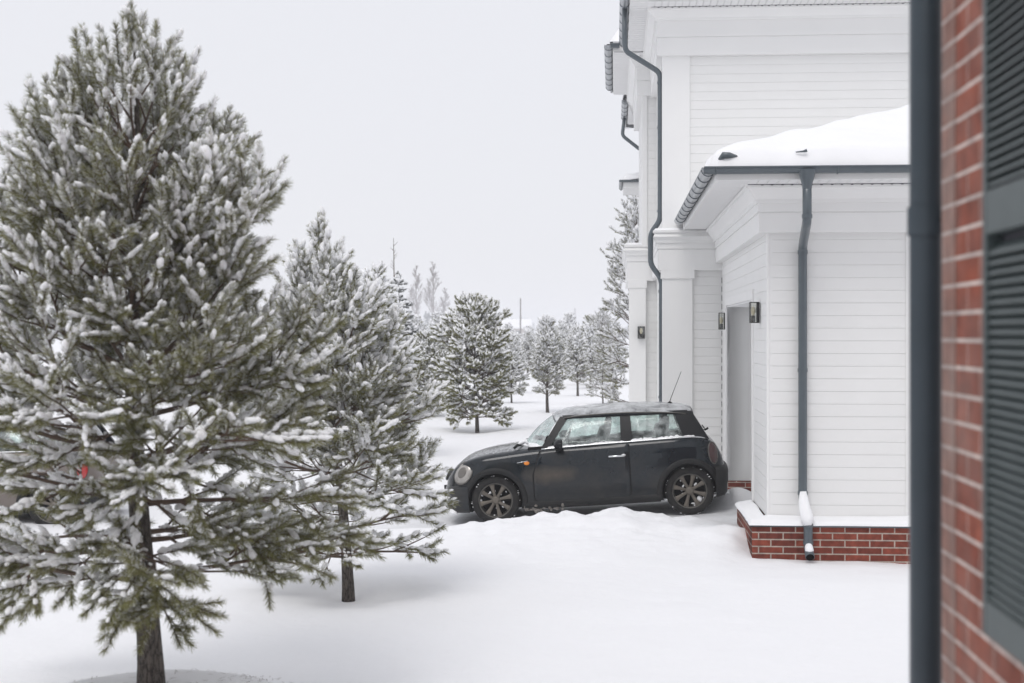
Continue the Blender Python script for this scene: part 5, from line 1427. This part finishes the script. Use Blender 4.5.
for x in (-2.4, .9):
    q = MB(); q.box(x, x+1.2, -.05, .02, 1.6, 3.0); q.build('window', M['cotwin'], ct)
def pole(px, Y, yt, label, r=.11, arm=False, name='utility_pole'):
    X = (px-512)*Y/F; H = CAMZ+(HY-yt)*Y/F; o = thing(name, label, 'pole', (X, Y, 0))
    q = MB(); q.tube([(0, 0, -.5), (0, 0, H)], [r, r*.75], 8); q.build('mast', M['wood'], o, smooth_=True)
    q = MB(); q.box(-.7, .7, -.05, .05, H-.5, H-.4) if arm else q.box(-.12, .12, -.05, .05, H-.25, H-.15); q.build('crossarm', M['wood'], o)
    return o
pole(520.5, 290, 298, 'thin wooden pole rising beside the far cottage', .17)
pole(463, 330, 291, 'faint thin pole rising above the round dark pine', .15)
# lattice tower
Yt = 1000; X = (575-512)*Yt/F; o = thing('lattice_tower', 'very faint lattice mast in the haze above the hazy pines', 'tower', (X, Yt, 0)); H = CAMZ+(HY-308)*Yt/F
q = MB()
for a_ in (-1, 1):
    for b_ in (-1, 1): q.tube([(a_*.9, b_*.9, 0), (a_*.2, b_*.2, H)], .12, 4)
for k in range(8):
    z = H*k/8; z2 = H*(k+1)/8; w0 = .7-.55*k/8; w1 = .7-.55*(k+1)/8
    q.tube([(-w0, -w0, z), (w1, -w1, z2)], .04, 4); q.tube([(w0, -w0, z), (-w1, -w1, z2)], .04, 4)
q.build('frame', M['wood'], o)
q = MB()
for z, w_ in ((H*.72, 1.5), (H*.88, 1.1)): q.box(-w_, w_, -.06, .06, z, z+.12)
q.build('crossarm', M['wood'], o)

# ------------------------------------------------------------------ HAZE
q = MB(); q.box(-950, 950, -70, 1550, -6, 13)
hz_ = bpy.data.materials.new('haze'); hz_.use_nodes = True; nt = hz_.node_tree; nt.nodes.clear()
o = nt.nodes.new('ShaderNodeOutputMaterial'); v = nt.nodes.new('ShaderNodeVolumePrincipled')
v.inputs['Color'].default_value = (.93, .94, .97, 1); v.inputs['Density'].default_value = .0013; v.inputs['Anisotropy'].default_value = 0
nt.links.new(v.outputs[0], o.inputs['Volume'])
hb_ = q.build('haze', hz_); tag(hb_, 'pale winter haze over the snowy field', 'haze', kind='stuff')

# ------------------------------------------------------------------ WORLD, SUN, CAMERA
w = bpy.data.worlds.new('World'); sc.world = w; w.use_nodes = True; nt = w.node_tree
bgn = nt.nodes['Background']; sky = nt.nodes.new('ShaderNodeTexSky'); sky.sky_type = 'NISHITA'; sky.sun_disc = False
SE, SA = R(56), R(205)
sky.sun_elevation = SE; sky.sun_rotation = SA; sky.air_density = 1.0; sky.dust_density = 4.0; sky.ozone_density = 1.0
mx = nt.nodes.new('ShaderNodeMix'); mx.data_type = 'RGBA'; mx.inputs['Factor'].default_value = .93
nt.links.new(sky.outputs['Color'], mx.inputs['A']); mx.inputs['B'].default_value = (7.8, 7.85, 8.25, 1)
nt.links.new(mx.outputs['Result'], bgn.inputs['Color']); bgn.inputs['Strength'].default_value = .1
sl = bpy.data.lights.new('sun', 'SUN'); sl.energy = .82; sl.angle = R(25); sl.color = (1, .97, .94)
so_ = bpy.data.objects.new('sun', sl); col.objects.link(so_)
d = Vector((math.sin(SA)*math.cos(SE), math.cos(SA)*math.cos(SE), math.sin(SE)))
so_.rotation_euler = d.to_track_quat('Z', 'Y').to_euler(); so_.location = (-5, -5, 15)
cam = bpy.data.cameras.new('camera'); co_ = bpy.data.objects.new('camera', cam); col.objects.link(co_)
co_.location = (0, 0, CAMZ); co_.rotation_euler = (R(90), 0, 0)
cam.sensor_width = 36; cam.lens = F*36/1024; cam.shift_y = -(341.5-HY)/1024; cam.clip_end = 3000; cam.clip_start = .05
cam.dof.use_dof = True; cam.dof.focus_distance = 18.2; cam.dof.aperture_fstop = 2.5
sc.camera = co_
vs_ = sc.view_settings; vs_.view_transform = 'Standard'; vs_.look = 'None'; vs_.exposure = .17; vs_.gamma = 1
c = sc.cycles; c.use_denoising = True; c.denoiser = 'OPENIMAGEDENOISE'
try: c.denoising_prefilter = 'ACCURATE'
except Exception: pass
c.max_bounces = 8; c.diffuse_bounces = 4; c.glossy_bounces = 3; c.transmission_bounces = 4; c.transparent_max_bounces = 12; c.volume_bounces = 1
c.caustics_reflective = False; c.caustics_refractive = False; c.use_adaptive_sampling = True; c.adaptive_threshold = .02
